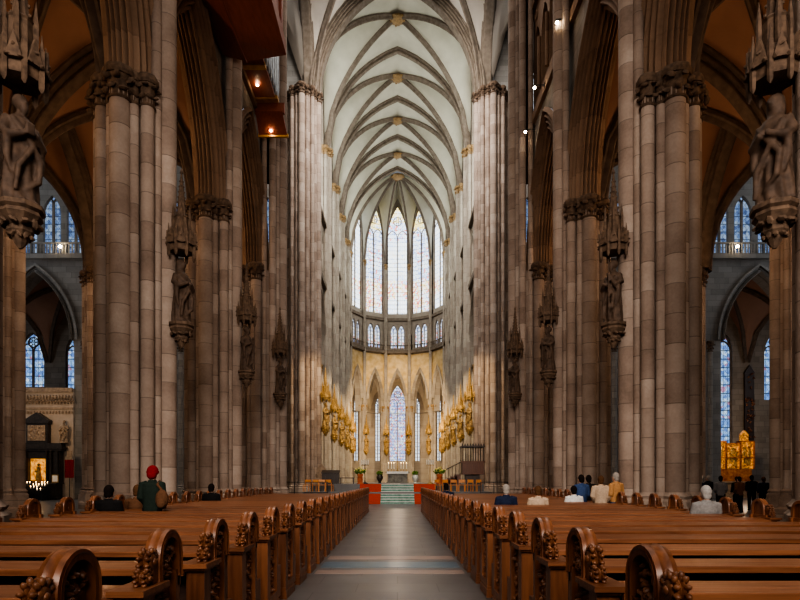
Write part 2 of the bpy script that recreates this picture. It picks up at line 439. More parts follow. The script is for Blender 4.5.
M['band_blue'] = plain('blue grey floor band', (.085, .15, .20), (.12, .20, .26), 4, .3)  # blue and reddish strips lying across the aisle floor
M['band_red'] = plain('reddish floor band', (.27, .20, .175), (.31, .235, .21), 4, .35)
b = MB(); b.box(-1.3, 1.05, 9.55, 10.2, 0, .004); struct(b.build('trim_1', 'band_blue', None, 0), 'blue band across the aisle floor')
b = MB(); b.box(-1.3, 1.05, 8.9, 9.25, 0, .004); struct(b.build('trim_2', 'band_red', None, 0), 'reddish band nearer on the aisle floor')
b = MB(); b.box(-1.3, 1.05, 10.55, 11.0, 0, .004); struct(b.build('trim_3', 'band_red', None, 0), 'reddish band farther on the aisle floor')

# ------------------------------------------------------------------ clustered piers
def shaft_mesh(r, z0, z1, mat, n=16):
    mb = MB(); k = max(1, int((z1-z0)/3)); mb.lathe([(r, z0+(z1-z0)*i/k) for i in range(k+1)], n)
    o = mb.build('shaft', mat); me = o.data; bpy.data.objects.remove(o); return me
SH = {}
def get_shaft(r, z0, z1, mat):
    key = (r, z0, z1, mat)
    if key not in SH: SH[key] = shaft_mesh(r, z0, z1, mat)
    return SH[key]
CAPS = {}
def capital_mesh(offs, zc, mat):
    rng = random.Random(11); mb = MB()
    for (x, y, r) in offs:
        k = r/.27
        mb.lathe([(r*1.12, zc-.62),(r*1.22, zc-.58),(r*1.02, zc-.53),(r*1.02, zc-.35),(r*1.1, zc-.12),(r*1.3, zc)], 12, (x,y,0))
        mb.lathe([(r*1.5, zc),(r*1.62, zc+.06),(r*1.62, zc+.17),(r*1.4, zc+.24)], 8, (x,y,0), PI/8)
        for tier, (zz, rr) in enumerate(((zc-.36, 1.22), (zc-.1, 1.45))):
            for q in range(7):
                t = 2*PI*(q+.5*tier)/7
                leafblob(mb, (x+r*rr*math.cos(t), y+r*rr*math.sin(t), zz+rng.uniform(-.04,.04)), .105*max(.75,k)+.03, rng)
    return mb
def make_pier(x, y, R, label, group, tall=(), ztall=34., zcap=12.3, mat='pier', core=.80, big=.27, small=.14, zb=1.15, tall_cap=False, cap_mat='capital', tallcap_mat='capital', full_core=None):
    t = thing('clustered_pier', label, 'pillar', (x, y, 0), 0, group)
    rc = R - big
    n = 16 if R > 1.0 else 8
    lo, hi, allsh = [], [], []
    for i in range(n):
        a = 2*PI*i/n; maj = (i % 4 == 0) if n == 16 else (i % 2 == 0)
        med = (n == 16 and i % 4 == 2)
        r = big if maj else (small*1.3 if med else small)
        rad = rc if maj else (rc - .02 if med else rc - .1)
        istall = any(abs((a-d+PI) % (2*PI)-PI) < .5 for d in tall)
        z1 = ztall if istall else zcap
        sx, sy = rad*math.cos(a), rad*math.sin(a)
        o = bpy.data.objects.new('shaft', get_shaft(r, zb, z1, mat)); C.objects.link(o); o.parent = t; o.location = (sx, sy, 0)
        (hi if istall else lo).append((sx, sy, r)); allsh.append((sx, sy, r))
    mb = MB(); zt = full_core or zcap; mb.lathe([(core*rc+.02, .6),(core*rc+.02, zt)], 24); mb.build('core', mat, t)
    mb = MB()
    for (sx, sy, r) in allsh:
        mb.lathe([(r+.12,.78),(r+.12,.9),(r+.05,.97),(r+.09,1.04),(r+.03,1.1),(r,zb)], 10, (sx,sy,0))
        mb.lathe([(r+.17,0),(r+.17,.62),(r+.12,.78)], 8, (sx,sy,0), PI/8)
    mb.lathe([(R+.1,0),(R+.1,.32),(R-.02,.42),(R-.02,.8)], 16, (0,0,0), PI/16)
    mb.build('base', mat, t, 30)
    if lo:
        mb = capital_mesh(lo, zcap, mat); mb.build('capital', cap_mat, t, 50)
    if hi and tall_cap:
        mb = capital_mesh(hi, ztall, mat); mb.build('vault_capital', tallcap_mat, t, 50)
    return t
PIERS = {}
for sg, side in ((-1, 'left'), (1, 'right')):
    inner = 0. if sg < 0 else PI
    for k, y in enumerate(NAVE_Y[:3]):
        PIERS[(sg,k)] = make_pier(sg*PX, y, 1.17, ['clustered stone pier nearest the camera at the %s edge of the picture', 'broad clustered stone pier, second from the camera on the %s of the nave',
            'clustered stone pier, third from the camera on the %s of the nave'][k] % side, 'clustered piers of the nave arcades', (inner,))
    make_pier(sg*7.22, NAVE_Y[3], 1.36, 'tall west crossing pier on the %s, fourth from the camera in the arcade' % side, 'clustered piers of the nave arcades', (inner, inner+.9, inner-.9), tall_cap=True, core=.9)
    alld = [i*PI/4 for i in range(8)]
    make_pier(sg*7.75, EAST_Y[0], 1.45, 'tall %s pier of the crossing beyond the pews, all its shafts rising to the vault' % side, 'clustered piers of the nave arcades', alld, SPR, tall_cap=True, core=.9, full_core=SPR, small=.13)
    for k, y in enumerate(EAST_Y[1:]):
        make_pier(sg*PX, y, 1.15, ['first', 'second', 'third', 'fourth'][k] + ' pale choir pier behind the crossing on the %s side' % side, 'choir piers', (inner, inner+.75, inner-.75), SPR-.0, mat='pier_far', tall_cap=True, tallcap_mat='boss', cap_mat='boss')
    # aisle piers
    make_pier(sg*15.95, 23.2, .78, 'slender dark aisle pier standing behind the nearest %s nave pier' % side, 'aisle piers', core=.85, big=.2, small=.13)
    make_pier(sg*15.9 if sg < 0 else 15.5, 30.2, .80, 'aisle pier with dark shafts just outside the second %s nave pier' % side, 'aisle piers', core=.85, big=.2, small=.13)
    make_pier(sg*15.95, 16.3, .78, 'aisle pier abreast of the second nave pier on the %s' % side, 'aisle piers', core=.85, big=.2, small=.13)
# apse piers
for i, deg in enumerate((-75, -45, -15, 15, 45, 75)):
    a = PI/2 - math.radians(deg); d = a + PI
    x, y = APR*math.cos(a)*1.04, AX_Y + APR*math.sin(a)*1.04
    side = 'left' if deg < 0 else 'right'
    lab = {75: 'outermost slim apse pier on the %s of the sanctuary', 45: 'slim apse pier between the two on the %s of the sanctuary', 15: 'slim apse pier just %s of the centre chapel window'}[abs(deg)] % side
    t = thing('clustered_pier', lab, 'pillar', (x, y, 0), 0, 'apse piers')
    for k, (off, r, z1) in enumerate(((0,.19,SPR),(.32,.11,SPR),(-.32,.11,SPR),(.62,.14,12.3),(-.62,.14,12.3),(1.57,.2,12.3),(-1.57,.2,12.3),(3.14,.22,12.3))):
        rr = .5 if abs(off) < 1 else .42
        o = bpy.data.objects.new('shaft', get_shaft(r, .7, z1, 'pier_far')); C.objects.link(o); o.parent = t; o.location = (rr*math.cos(d+off), rr*math.sin(d+off), 0)
    mb = MB(); mb.lathe([(.68,0),(.68,1.2),(.45,1.5),(.42,12.3)], 16); mb.build('core', 'pier_far', t)
    capital_mesh([(.42*math.cos(d+q), .42*math.sin(d+q), .2) for q in (1.57,-1.57,.7,-.7,3.14)], 12.3, '').build('capital', 'boss', t, 50)
    capital_mesh([(.5*math.cos(d), .5*math.sin(d), .19)], SPR, '').build('vault_capital', 'boss', t, 50)

# ------------------------------------------------------------------ side walls with arcades
def side_map(sg, cy, x0):           # s along +Y, u towards the nave
    return lambda s, u, z: (sg*(x0-u), cy+s, z)
def soffit_profile():
    a = moulding(.66, 1.02, .36, .16, 4, .2, 8); half = a[:len(a)//2]; mid = []
    for i in range(1, 40):
        t = i/40; mid.append((.36-.72*t, .16-.14*math.sin(PI*t)-.13*(abs(math.sin(PI*5*t))-.5)))
    return half + mid + [(-u, o) for u, o in reversed(half)]
ARP = soffit_profile()
def arcade_bay(parent, sg, x0, y0, y1, mat='arch', ztop=20., hood=True):
    cy, half = (y0+y1)/2, (y1-y0)/2
    mp = side_map(sg, cy, x0); a = half - 1.0
    mb = MB(); arch_strip(mb, mp, a, 12.55, 17.7-12.55, ARP, 16); mb.build('arcade_arch', mat, parent, 35)
def spandrel(mb, sg, x0, y0, y1, u, ztop):
    cy, half = (y0+y1)/2, (y1-y0)/2; a = half-1.0; mp = side_map(sg, cy, x0)
    P = [p for p in arch_pts(a, 12.55, 5.15, 1.0, 16)]
    P = [(-half, 12.55)] + P + [(half, 12.55)]
    for uu in (u, -u): mb.grid([[mp(s,uu,z) for s, z in P], [mp(s,uu,ztop) for s, z in P]])
def triforium(parent, sg, x0, y0, y1, mat, glaz=None, gl_u=-.35):
    cy, half = (y0+y1)/2, (y1-y0)/2
    nb = 4; w = (half-.55)/nb
    mb = MB()
    for k in range(nb):
        mp0 = side_map(sg, cy-half+.55+(2*k+1)*w, x0)
        opening(mb, lambda s, u, z, m=mp0: m(s, u+.42, z), w, 20.2, 25.6, w*.78, 23.4, w*1.5, 20.9, .35, 8)
        mb.tube([mp0(-w, .5, 20.9), mp0(-w, .5, 23.4)], .09, 8)
        ring = [mp0(w*.25*math.cos(t), .45, 25.1+w*.25*math.sin(t)) for t in [2*PI*i/12 for i in range(13)]]; mb.tube(ring, .05, 4, False)
    mb.build('triforium', mat, parent, 30)
def nave_side(sg, side):
    x0 = PX; ys = [1.6] + NAVE_Y
    mb = MB()
    for a, b_ in zip(ys[:-1], ys[1:]): spandrel(mb, sg, x0, a, b_, .45, 20.)
    for a, b_ in zip(ys[:-1], ys[1:]):
        vs = side_map(sg, (a+b_)/2, x0); h = (b_-a)/2
        mb.add([vs(-h,-.1,20), vs(h,-.1,20), vs(h,-.1,26), vs(-h,-.1,26)], [(0,1,2,3)])
        mb.add([vs(-h,.4,25.6), vs(h,.4,25.6), vs(h,.4,43), vs(-h,.4,43)], [(0,1,2,3)])
    x_in = sorted((sg*(x0-.62), sg*(x0-.35)))
    w = mb.build('wall_'+side, 'wall', None, 30); struct(w, '%s nave wall above the arcade' % side)
    m2 = MB(); m2.box(x_in[0], x_in[1], ys[0], ys[-1], 19.75, 20.2); m2.box(x_in[0], x_in[1], ys[0], ys[-1], 25.6, 25.9); m2.build('string_course', 'arch', w, 30)
    for a, b_ in zip(ys[:-1], ys[1:]):
        arcade_bay(w, sg, x0, a, b_); triforium(w, sg, x0, a, b_, 'arch')
    return w
nave_side(-1, 'left'); nave_side(1, 'right')
def choir_side(sg, side):
    x0 = PX; ys = EAST_Y; mb = MB()
    for a, b_ in zip(ys[:-1], ys[1:]): spandrel(mb, sg, x0, a, b_, .45, 20.)
    for k, (a, b_) in enumerate(zip(ys[:-1], ys[1:])):
        half = (b_-a)/2; mp = side_map(sg, (a+b_)/2, x0)
        vs = mp
        mb.add([vs(-half,-.1,20), vs(half,-.1,20), vs(half,-.1,26), vs(-half,-.1,26)], [(0,1,2,3)])
        opening(mb, lambda s, u, z, m=mp: m(s, u+.4, z), half, 25.6, 43.5, half-.75, 33.6, 8.6, 26.4, .6)
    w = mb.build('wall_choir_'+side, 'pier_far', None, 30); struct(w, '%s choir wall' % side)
    x_in = sorted((sg*(x0-.75), sg*(x0-.35)))
    m2 = MB(); m2.box(x_in[0], x_in[1], ys[0], ys[-1], 19.75, 20.2); m2.box(x_in[0], x_in[1], ys[0], ys[-1], 25.6, 25.9); m2.build('string_course', 'rib', w, 30)
    for k, (a, b_) in enumerate(zip(ys[:-1], ys[1:])):
        half = (b_-a)/2; mp = side_map(sg, (a+b_)/2, x0)
        arcade_bay(w, sg, x0, a, b_, 'pier_far'); triforium(w, sg, x0, a, b_, 'pier_far')
        window('tall pale clerestory window of the %s choir wall, bay %s from the crossing' % (side, ['first','second','third','fourth'][k]), mp, half-.75, 33.6, 8.6, 26.4, .12, 'glass_day', 4)
choir_side(-1, 'left'); choir_side(1, 'right')

# ------------------------------------------------------------------ apse
apw = MB(); fres = MB()
verts = [math.radians(d) for d in (-105, -75, -45, -15, 15, 45, 75, 105)]
apo = APR*math.cos(math.radians(15)); hw = APR*math.sin(math.radians(15))
faces = []
for i in range(7):
    mid = math.radians(-90 + 30*i)                      # angle from +Y, positive to the right
    nx, ny = math.sin(mid), math.cos(mid); tx, ty = math.cos(mid), -math.sin(mid)
    def mp(s, u, z, nx=nx, ny=ny, tx=tx, ty=ty): return (nx*(apo-u)+tx*s, AX_Y+ny*(apo-u)+ty*s, z)
    faces.append(mp)
    opening(apw, lambda s, u, z, m=mp: m(s, u-.1, z), hw, 25.3, 43.4, 1.5, 37.6, 4.9, 26.3, .5)
    # triforium pair of lancets
    for c in (-.56, .56):
        opening(apw, lambda s, u, z, m=mp, c=c: m(s+c, u-.1, z), .56, 20.8, 25.3, .47, 23.6, 1.1, 21.2, .35, 8)
    for c0, c1 in ((-hw, -1.12), (1.12, hw)): apw.add([mp(c0,-.1,20.8),mp(c1,-.1,20.8),mp(c1,-.1,25.3),mp(c0,-.1,25.3)],[(0,1,2,3)])
    opening(apw, lambda s, u, z, m=mp: m(s, u-.1, z), hw, 11.5, 20.8, 1.18, 13.4, 4.3, 11.5, 1.0)
    P = arch_pts(1.18, 13.4, 4.3, .12, 10)
    fres.grid([[mp(s,-.085,max(z,14.5)) for s, z in P], [mp(s,-.085,20.2) for s, z in P]])
    fres.add([mp(-hw,-.085,14.5),mp(-1.3,-.085,14.5),mp(-1.3,-.085,20.2),mp(-hw,-.085,20.2)],[(0,1,2,3)])
    fres.add([mp(1.3,-.085,14.5),mp(hw,-.085,14.5),mp(hw,-.085,20.2),mp(1.3,-.085,20.2)],[(0,1,2,3)])
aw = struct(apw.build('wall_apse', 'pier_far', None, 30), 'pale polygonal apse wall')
fres.build('gilded_spandrels', 'fresco', aw, 30)
gal = MB()
for mp in faces:
    vs = [mp(s, u, z) for z in (20.35, 20.85) for s, u in ((-hw-.1,-.1),(hw+.1,-.1),(hw,.35),(-hw,.35))]
    gal.add(vs, [(3,2,1,0),(4,5,6,7),(0,1,5,4),(1,2,6,5),(2,3,7,6),(3,0,4,7)])
    vs = [mp(s, u, z) for z in (25.2, 25.6) for s, u in ((-hw-.1,-.1),(hw+.1,-.1),(hw,.18),(-hw,.18))]
    gal.add(vs, [(3,2,1,0),(4,5,6,7),(0,1,5,4),(1,2,6,5),(2,3,7,6),(3,0,4,7)])
gal.build('gallery_ledge', 'rib', aw, 30)
for mp in faces:
    mb = MB()
    arch_strip(mb, mp, 1.0, 13.4, 4.0, moulding(.25, .42, .02, 0, 3, .1), 12); mb.build('arcade_arch', 'pier_far', aw, 35)
    gb = MB()
    for k in range(9):
        s = -hw + hw*2*(k+.5)/9; gb.tube([mp(s,.25,20.85), mp(s,.25,21.5)], .045, 5)
    gb.tube([mp(-hw,.25,21.55), mp(hw,.25,21.55)], .07, 6); gb.build('balustrade', 'rib', aw, 40)
names = ['window facing inward at the far left of the apse', 'narrow outer apse window left of the sanctuary', 'tall stained window just left of the centre one in the apse', 'tall pale stained window in the centre of the apse',
         'tall stained window just right of the centre one in the apse', 'narrow outer apse window right of the sanctuary', 'window facing inward at the far right of the apse']
for i, mp in enumerate(faces):
    g = {0: 'glass_center', 1: 'glass_side', 2: 'glass_outer', 3: 'glass_day'}[abs(i-3)]
    window(names[i], mp, 1.5, 37.6, 4.9, 26.3, -.35, g, 2 if abs(i-3) else 2, .075)
    for q, c in enumerate((-.56, .56)):
        window('small triforium lancet under the ' + names[i] + (', left one' if q == 0 else ', right one'), lambda s, u, z, m=mp, c=c: m(s+c, u, z), .47, 23.6, 1.1, 21.2, -.3, 'glass_trif', 2, .05, False)
# ambulatory and chapels behind the apse
LIGHTS = []; amb = MB(); AR = 17.5; ahw = AR*math.tan(math.radians(15)); chap = []
for i in range(7):
    mid = math.radians(-90 + 30*i); nx, ny = math.sin(mid), math.cos(mid); tx, ty = math.cos(mid), -math.sin(mid)
    def mp(s, u, z, nx=nx, ny=ny, tx=tx, ty=ty): return (nx*(AR-u)+tx*s, AX_Y+ny*(AR-u)+ty*s, z)
    chap.append(mp)
    wm, cf, wf, am = (2.0, 2.0+(ahw-2.0)/2, (ahw-2.0)/2, 1.38) if i == 3 else (1.5, 2.3, .8, 1.0)
    LIGHTS.append((cf, am))
    for cc, ww, a_, hh in ((-cf, wf, .42, 1.2), (0, wm, am, 3.4), (cf, wf, .42, 1.2)):
        opening(amb, lambda s, u, z, m=mp, cc=cc: m(s+cc, u, z), ww, 0, 19.5, a_, 14.2, hh, 4.8, .5)
    if i != 3:
        for c0, c1 in ((-ahw, -3.1), (3.1, ahw)): amb.add([mp(c0,0,0),mp(c1,0,0),mp(c1,0,19.5),mp(c0,0,19.5)],[(0,1,2,3)])
aw2 = struct(amb.build('wall_ambulatory', 'pier_far', None, 30), 'ambulatory chapel wall behind the altar')
M['amb_web'] = plain('ambulatory plaster', (.42, .36, .29), (.5, .44, .36), 1, .9, spec=.1)
wb = MB()
for i in range(7):                                       # ambulatory vault: sloping webs between apse and chapels, with ribs
    mp0, mp1 = faces[i], chap[i]
    rows = []
    for k in range(9):
        t = k/8; rows.append([tuple(Vector(mp0(hw*s,-.6,0))*(1-t)+Vector(mp1(ahw*s,0,0))*t+Vector((0,0,13+5.5*math.sqrt(max(0,1-(abs(s)*max(abs(2*t-1),.25))**1.6))))) for s in [j/6-1 for j in range(13)]])
    wb.grid(rows)
struct(wb.build('ceiling_ambulatory', 'amb_web', None, 40), 'ambulatory vault')
cw = struct
for i, mp in enumerate(chap):
    nm = ['far left', 'outer left', 'left', 'centre', 'right', 'outer right', 'far right'][i]
    for c, a_, hh in ((-1, .42, 1.2), (0, LIGHTS[i][1], 3.4), (1, .42, 1.2)):
        cc = c*LIGHTS[i][0]
        window('%s light of the %s chapel window behind the altar' % (['left flanking', 'middle', 'right flanking'][c+1], nm), lambda s, u, z, m=mp, cc=cc: m(s+cc, u, z), a_, 14.2, hh, 4.8, -.3, 'glass_chapel' if i == 3 and c == 0 else 'glass_chapel_pale', 2, .07)

# ------------------------------------------------------------------ choir, crossing and nave vaults
a_v = 7.05; h_v = APX - SPR
web = MB(); ceil = sempty('ceiling_choir', 'pale ribbed choir vault')
Fs = Fgen(a_v, SPR, h_v)
for y0, y1 in zip(EAST_Y[:-1], EAST_Y[1:]): vault_bay(0, (y0+y1)/2, a_v, (y1-y0)/2, SPR, h_v, web)
# apse half-dome cells
cy = AX_Y - .3
vv = [(APR*math.sin(a), AX_Y + APR*math.cos(a)) for a in verts]
for (x0_, y0_), (x1_, y1_) in zip(vv[:-1], vv[1:]):
    rows = []
    n = 12
    for i in range(n+1):
        t = i/n; row = []
        for j in range(n+1):
            s = 2*j/n-1; px = (x0_+x1_)/2+(x1_-x0_)/2*s; py = (y0_+y1_)/2+(y1_-y0_)/2*s
            row.append((px*t, cy+(py-cy)*t, Fs(s*t)))
        rows.append(row)
    web.grid(rows)
web.build('vault_web', 'web', ceil, 60)
for k, (y0, y1) in enumerate(zip(EAST_Y[:-1], EAST_Y[1:])):
    diag_ribs(ceil, 0, (y0+y1)/2, a_v, (y1-y0)/2, Fs, 'rib', .17, .42)
    boss(ceil, 0, (y0+y1)/2, APX-.3, .62)
def cross_map(cy): return lambda s, u, z: (s, cy+u, z)
for k, y in enumerate(EAST_Y):
    mb = MB()
    if k == 0: prof = moulding(.85, .1, .25, -.75, 5, .16)
    else: prof = moulding(.3, .05, .08, -.5, 2, .12)
    arch_strip(mb, cross_map(y), a_v, SPR, h_v, prof, 22); mb.build('transverse_rib', 'rib', ceil, 35)
for (x_, y_) in vv[1:-1]:
    mb = MB(); n = 14
    rib_sweep(mb, [(x_*t, cy+(y_-cy)*t, Fs(t)) for t in [i/n for i in range(n+1)]], .13, .36); mb.build('apse_rib', 'rib', ceil, 30)
boss(ceil, 0, cy, APX-.3, .8)
# crossing
web = MB(); cc = sempty('ceiling_crossing', 'crossing vault'); cyx = (NAVE_Y[3]+EAST_Y[0])/2; bx_ = (EAST_Y[0]-NAVE_Y[3])/2
vault_bay(0, cyx, a_v, bx_, SPR, h_v, web, 18); web.build('vault_web', 'web_crossing', cc, 60)
diag_ribs(cc, 0, cyx, a_v, bx_, Fs, 'rib', .22, .55, 30)
boss(cc, 0, cyx, APX-.3, .8)
mb = MB(); arch_strip(mb, cross_map(NAVE_Y[3]), a_v, SPR, h_v, moulding(.85, .1, .25, -.75, 5, .16), 18); mb.build('transverse_rib', 'rib', cc, 35)
for sg in (-1, 1):
    mb = MB(); arch_strip(mb, side_map(sg, cyx, 7.3), bx_, SPR, h_v, moulding(.6, .1, .25, -.6, 4, .14), 18); mb.build('transverse_rib', 'rib', cc, 35)
# transept arms and nave vaults (webs)
web = MB()
for sg in (-1, 1):
    for k in range(2): vault_bay(sg*(PX+7.6+15.2*k), cyx, 7.6, bx_, SPR, h_v, web, 10)
for k in range(5): vault_bay(0, NAVE_Y[3]-7*(k+.5), a_v, 3.5, SPR, h_v, web, 10)
struct(web.build('ceiling_nave', 'web_crossing', None, 60), 'nave and transept vaults')

# ------------------------------------------------------------------ aisle vaults
def aisle(sg, side):
    root = sempty('ceiling_aisle_'+side, 'ochre ribbed aisle vault on the %s' % side)
    web = MB(); ys = [1.6]+NAVE_Y
    bands = [(7.9, 15.95), (15.95, 23.6)]
    sp_, hh = 12.5, 6.6
    for bi, (xa, xb) in enumerate(bands):
        a = (xb-xa)/2; cx = sg*(xa+xb)/2
        for y0, y1 in zip(ys[:-1], ys[1:]):
            F = vault_bay(cx, (y0+y1)/2, a, (y1-y0)/2, sp_, hh, web, 12)
            if y1 > 9: 
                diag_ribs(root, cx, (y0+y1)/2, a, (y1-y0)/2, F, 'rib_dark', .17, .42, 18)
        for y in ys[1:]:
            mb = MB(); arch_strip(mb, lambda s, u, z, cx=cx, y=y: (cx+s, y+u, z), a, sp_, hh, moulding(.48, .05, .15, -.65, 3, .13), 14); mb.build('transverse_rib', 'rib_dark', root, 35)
    for y0, y1 in zip(ys[1:-1], ys[2:]):
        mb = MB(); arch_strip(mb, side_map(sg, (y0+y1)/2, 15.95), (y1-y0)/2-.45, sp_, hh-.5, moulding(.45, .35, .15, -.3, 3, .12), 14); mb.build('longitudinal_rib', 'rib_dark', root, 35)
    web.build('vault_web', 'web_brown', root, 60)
    w = MB(); w.add([(sg*23.6,-14,0),(sg*23.6,30.2,0),(sg*23.6,30.2,20),(sg*23.6,-14,20)], [(0,1,2,3)]); struct(w.build('wall_aisle_'+side, 'wall', None, 0), 'outer aisle wall')
aisle(-1, 'left'); aisle(1, 'right')

# ------------------------------------------------------------------ transept
TY = 45.2
def trans(sg, side):
    mb = MB(); cent = [13.4, 21.0, 28.6, 36.2]
    mpf = lambda c: (lambda s, u, z: (sg*c + s, TY - u, z))
    for c in cent:
        opening(mb, mpf(c), 3.8, 0, 19.3, 2.95, 12.6, 5.6, 0., 1.4, 14)
        opening(mb, lambda s, u, z, m=mpf(c): m(s, u-.5, z), 3.8, 25.2, 43.5, 2.6, 33.5, 8.4, 26., .6)
        for q in range(4):
            cc_ = -3.8+1.9*(q+.5)
            opening(mb, lambda s, u, z, m=mpf(c), q=cc_: m(s+q, u-.4, z), .95, 19.3, 25.2, .72, 22.8, 1.5, 19.7, .3, 8)
    mb.add([(sg*8.0,TY+2.2,0),(sg*9.7,TY+2.2,0),(sg*9.7,TY+2.2,43.5),(sg*8.0,TY+2.2,43.5)],[(0,1,2,3)]); mb.add([(sg*9.6,TY,0),(sg*9.6,TY+2.2,0),(sg*9.6,TY+2.2,43.5),(sg*9.6,TY,43.5)],[(0,1,2,3)])
    w = struct(mb.build('wall_transept_'+side, 'wall_pale', None, 30), 'pale grey transept wall on the %s' % side)
    m2 = MB(); xs = sorted((sg*9.6, sg*40)); m2.box(xs[0], xs[1], TY-.35, TY+.05, 19.0, 19.35)
    m2.box(xs[0], xs[1], TY-.30, TY-.2, 20.15, 20.28)
    for k in range(120):
        x = sg*(9.4+.25*k); m2.box(x-.04, x+.04, TY-.28, TY-.22, 19.35, 20.2)
    m2.build('gallery_parapet', 'wall_pale', w, 30)
    for c in cent:
        m = MB(); arch_strip(m, mpf(c), 2.75, 12.6, 5.3, moulding(.3, .55, -.3, 0, 4, .14), 14); m.build('arcade_arch', 'wall_pale', w, 35)
    for i, c in enumerate(cent):
        nm = ['nearest the crossing', 'second from the crossing', 'third from the crossing', 'outermost'][i]
        m = mpf(c)
        window('glazed triforium of the %s transept wall, bay %s' % (side, nm), lambda s, u, z, m=m: m(s, u, z), 3.6, 23.2, 1.6, 19.6, -.75, 'glass_transept_up', 8, .09, False, 'wall')
        if i < 2: window('high clerestory window of the %s transept wall, bay %s' % (side, nm), lambda s, u, z, m=m: m(s, u, z), 2.6, 33.5, 8.4, 26., -.8, 'glass_chapel_pale', 4, .1)
    for c in (17.2, 24.8, 32.4):
        make_pier(sg*c, TY+.7, .85, 'grey %s transept pier, %s, behind the aisles' % (side, {17.2: 'nearest the crossing', 24.8: 'middle one', 32.4: 'outer one'}[c]), 'transept piers', core=.85, big=.2, small=.13, mat='wall')
    # back wall of the transept aisle with windows
    BY = 53.; mb = MB()
    wins = {-1: [(34.0, 1.15, 13.4, 1.9, 10.2), (29.75, 1.15, 13.2, 2.2, 9.6), (20.6, 1.2, 13, 2.6, 5.4)], 1: [(29.65, 1.5, 13.4, 2.6, 5.0), (35.2, 1.1, 13.2, 2.4, 9), (20.6, 1.2, 13, 2.6, 5.4)]}[sg]
    edges = [8.5, 25.2, 32.0, 42.] if sg < 0 else [8.5, 25.2, 32.2, 42.]
    def pan(cw_, x0_, x1_, c, a, zs, h, sill):
        hwid = min(c-x0_, x1_-c); m = (lambda s, u, z: (sg*c+s, BY-u, z))
        opening(mb, m, hwid, 0, 19.5, a, zs, h, sill, .4)
        if c-x0_ > hwid: mb.add([(sg*x0_,BY,0),(sg*(c-hwid),BY,0),(sg*(c-hwid),BY,19.5),(sg*x0_,BY,19.5)],[(0,1,2,3)])
        if x1_-c > hwid: mb.add([(sg*(c+hwid),BY,0),(sg*x1_,BY,0),(sg*x1_,BY,19.5),(sg*(c+hwid),BY,19.5)],[(0,1,2,3)])
    for (c, a, zs, h, sill) in wins:
        k = 0 if c < 25 else (1 if c < 32 else 2)
        pan(None, edges[k], edges[k+1], c, a, zs, h, sill)
        window('blue leaded %s transept window, %s' % (side, {0: 'glimpsed beside the nave pier', 1: 'framed by the aisle arch', 2: 'outermost, half hidden'}[k]), (lambda s, u, z, c=c: (sg*c+s, BY-u, z)), a, zs, h, sill, -.25, 'glass_transept', 2, .09)
    struct(mb.build('wall_chapel_'+side, 'wall', None, 30), 'wall behind the %s transept aisle' % side)
    # rib vault of the transept aisle
    root = sempty('ceiling_transept_aisle_'+side, 'dim rib vault of the %s transept aisle' % side); web = MB()
    for c in cent:
        F = vault_bay(sg*c, (TY+1.2+BY)/2, 3.8, (BY-TY-1.2)/2, 12.5, 6.2, web, 10); diag_ribs(root, sg*c, (TY+1.2+BY)/2, 3.8, (BY-TY-1.2)/2, F, 'rib_dark', .15, .35, 14)
    web.build('vault_web', 'web_brown', root, 60)
trans(-1, 'left'); trans(1, 'right')
# closing walls
mb = MB(); mb.add([(-42,-14,0),(42,-14,0),(42,-14,44),(-42,-14,44)], [(0,1,2,3)]); struct(mb.build('wall_back', 'wall', None, 0), 'west wall behind the camera')
#@@PART2

# ------------------------------------------------------------------ statues on the piers
def figure_mesh(variant, seed):
    mb = MB(); k = 8 + variant
    fold = lambda a, z: 1 + (.10*math.sin(k*a+2.5*z+seed) + .05*math.sin(3*a-4*z+seed)) * max(0, min(1, (1.38-z)/.9))
    mb.lathe([(.20,0),(.29,.02),(.28,.2),(.245,.55),(.22,.9),(.235,1.12),(.24,1.28),(.20,1.38),(.10,1.46),(.065,1.5),(.06,1.56)], 40, (0,0,0), 0, 1., .78, fold)
    mb.ball((0,-.025,1.665), (.095,.115,.135), 16, 10)
    mb.ball((0,.02,1.70), (.115,.12,.125), 14, 8)                       # hair
    mb.ball((0,-.135,1.655), (.018,.03,.03), 8, 6)
    if variant != 1: mb.ball((0,-.10,1.56), (.07,.06,.11), 10, 6)       # beard
    else: mb.lathe([(.13,1.45),(.14,1.6),(.125,1.75),(.06,1.83)], 14, (0,.04,0), 0, 1, .9)   # veil
    for s in (-1, 1):
        up = .22 if (variant == 2 and s > 0) else 0
        mb.tube([(s*.2,0,1.34),(s*.29,-.03,1.1),(s*.25,-.15,1.0),(s*.10,-.27,1.08+up)], [.085,.095,.085,.05], 10)
        mb.ball((s*.07,-.29,1.1+up), (.05,.045,.055), 8, 6)
        mb.tube([(s*.26,-.1,1.0),(s*.27,-.1,.7),(s*.22,-.12,.45)], [.07,.06,.02], 8)
    mb.tube([(-.2,-.1,1.33),(.0,-.21,1.05),(.2,-.2,.75),(.16,-.22,.4),(-.05,-.22,.2)], [.05,.06,.06,.05,.02], 8)
    mb.tube([(.2,-.1,1.3),(.05,-.22,.9),(-.16,-.22,.55),(-.2,-.2,.15)], [.05,.05,.05,.03], 8)
    if variant == 0: mb.box(-.12,.02,-.36,-.29,1.05,1.25)               # book
    if variant == 2: mb.tube([(.12,-.3,.05),(.13,-.31,1.75)], .025, 6)   # staff
    if variant == 3: mb.box(-.02,.05,-.36,-.3,.4,1.3); mb.box(-.12,.15,-.36,-.3,1.0,1.07)
    for s in (-1, 1): mb.ball((s*.1,-.2,.03), (.05,.1,.04), 8, 5)
    return mb
FIG = {}
def fig(variant, mat):
    key = (variant, mat)
    if key not in FIG:
        o = figure_mesh(variant, variant*1.7).build('figure', mat); voxel(o, .022, 1); FIG[key] = o.data; bpy.data.objects.remove(o)
    return FIG[key]
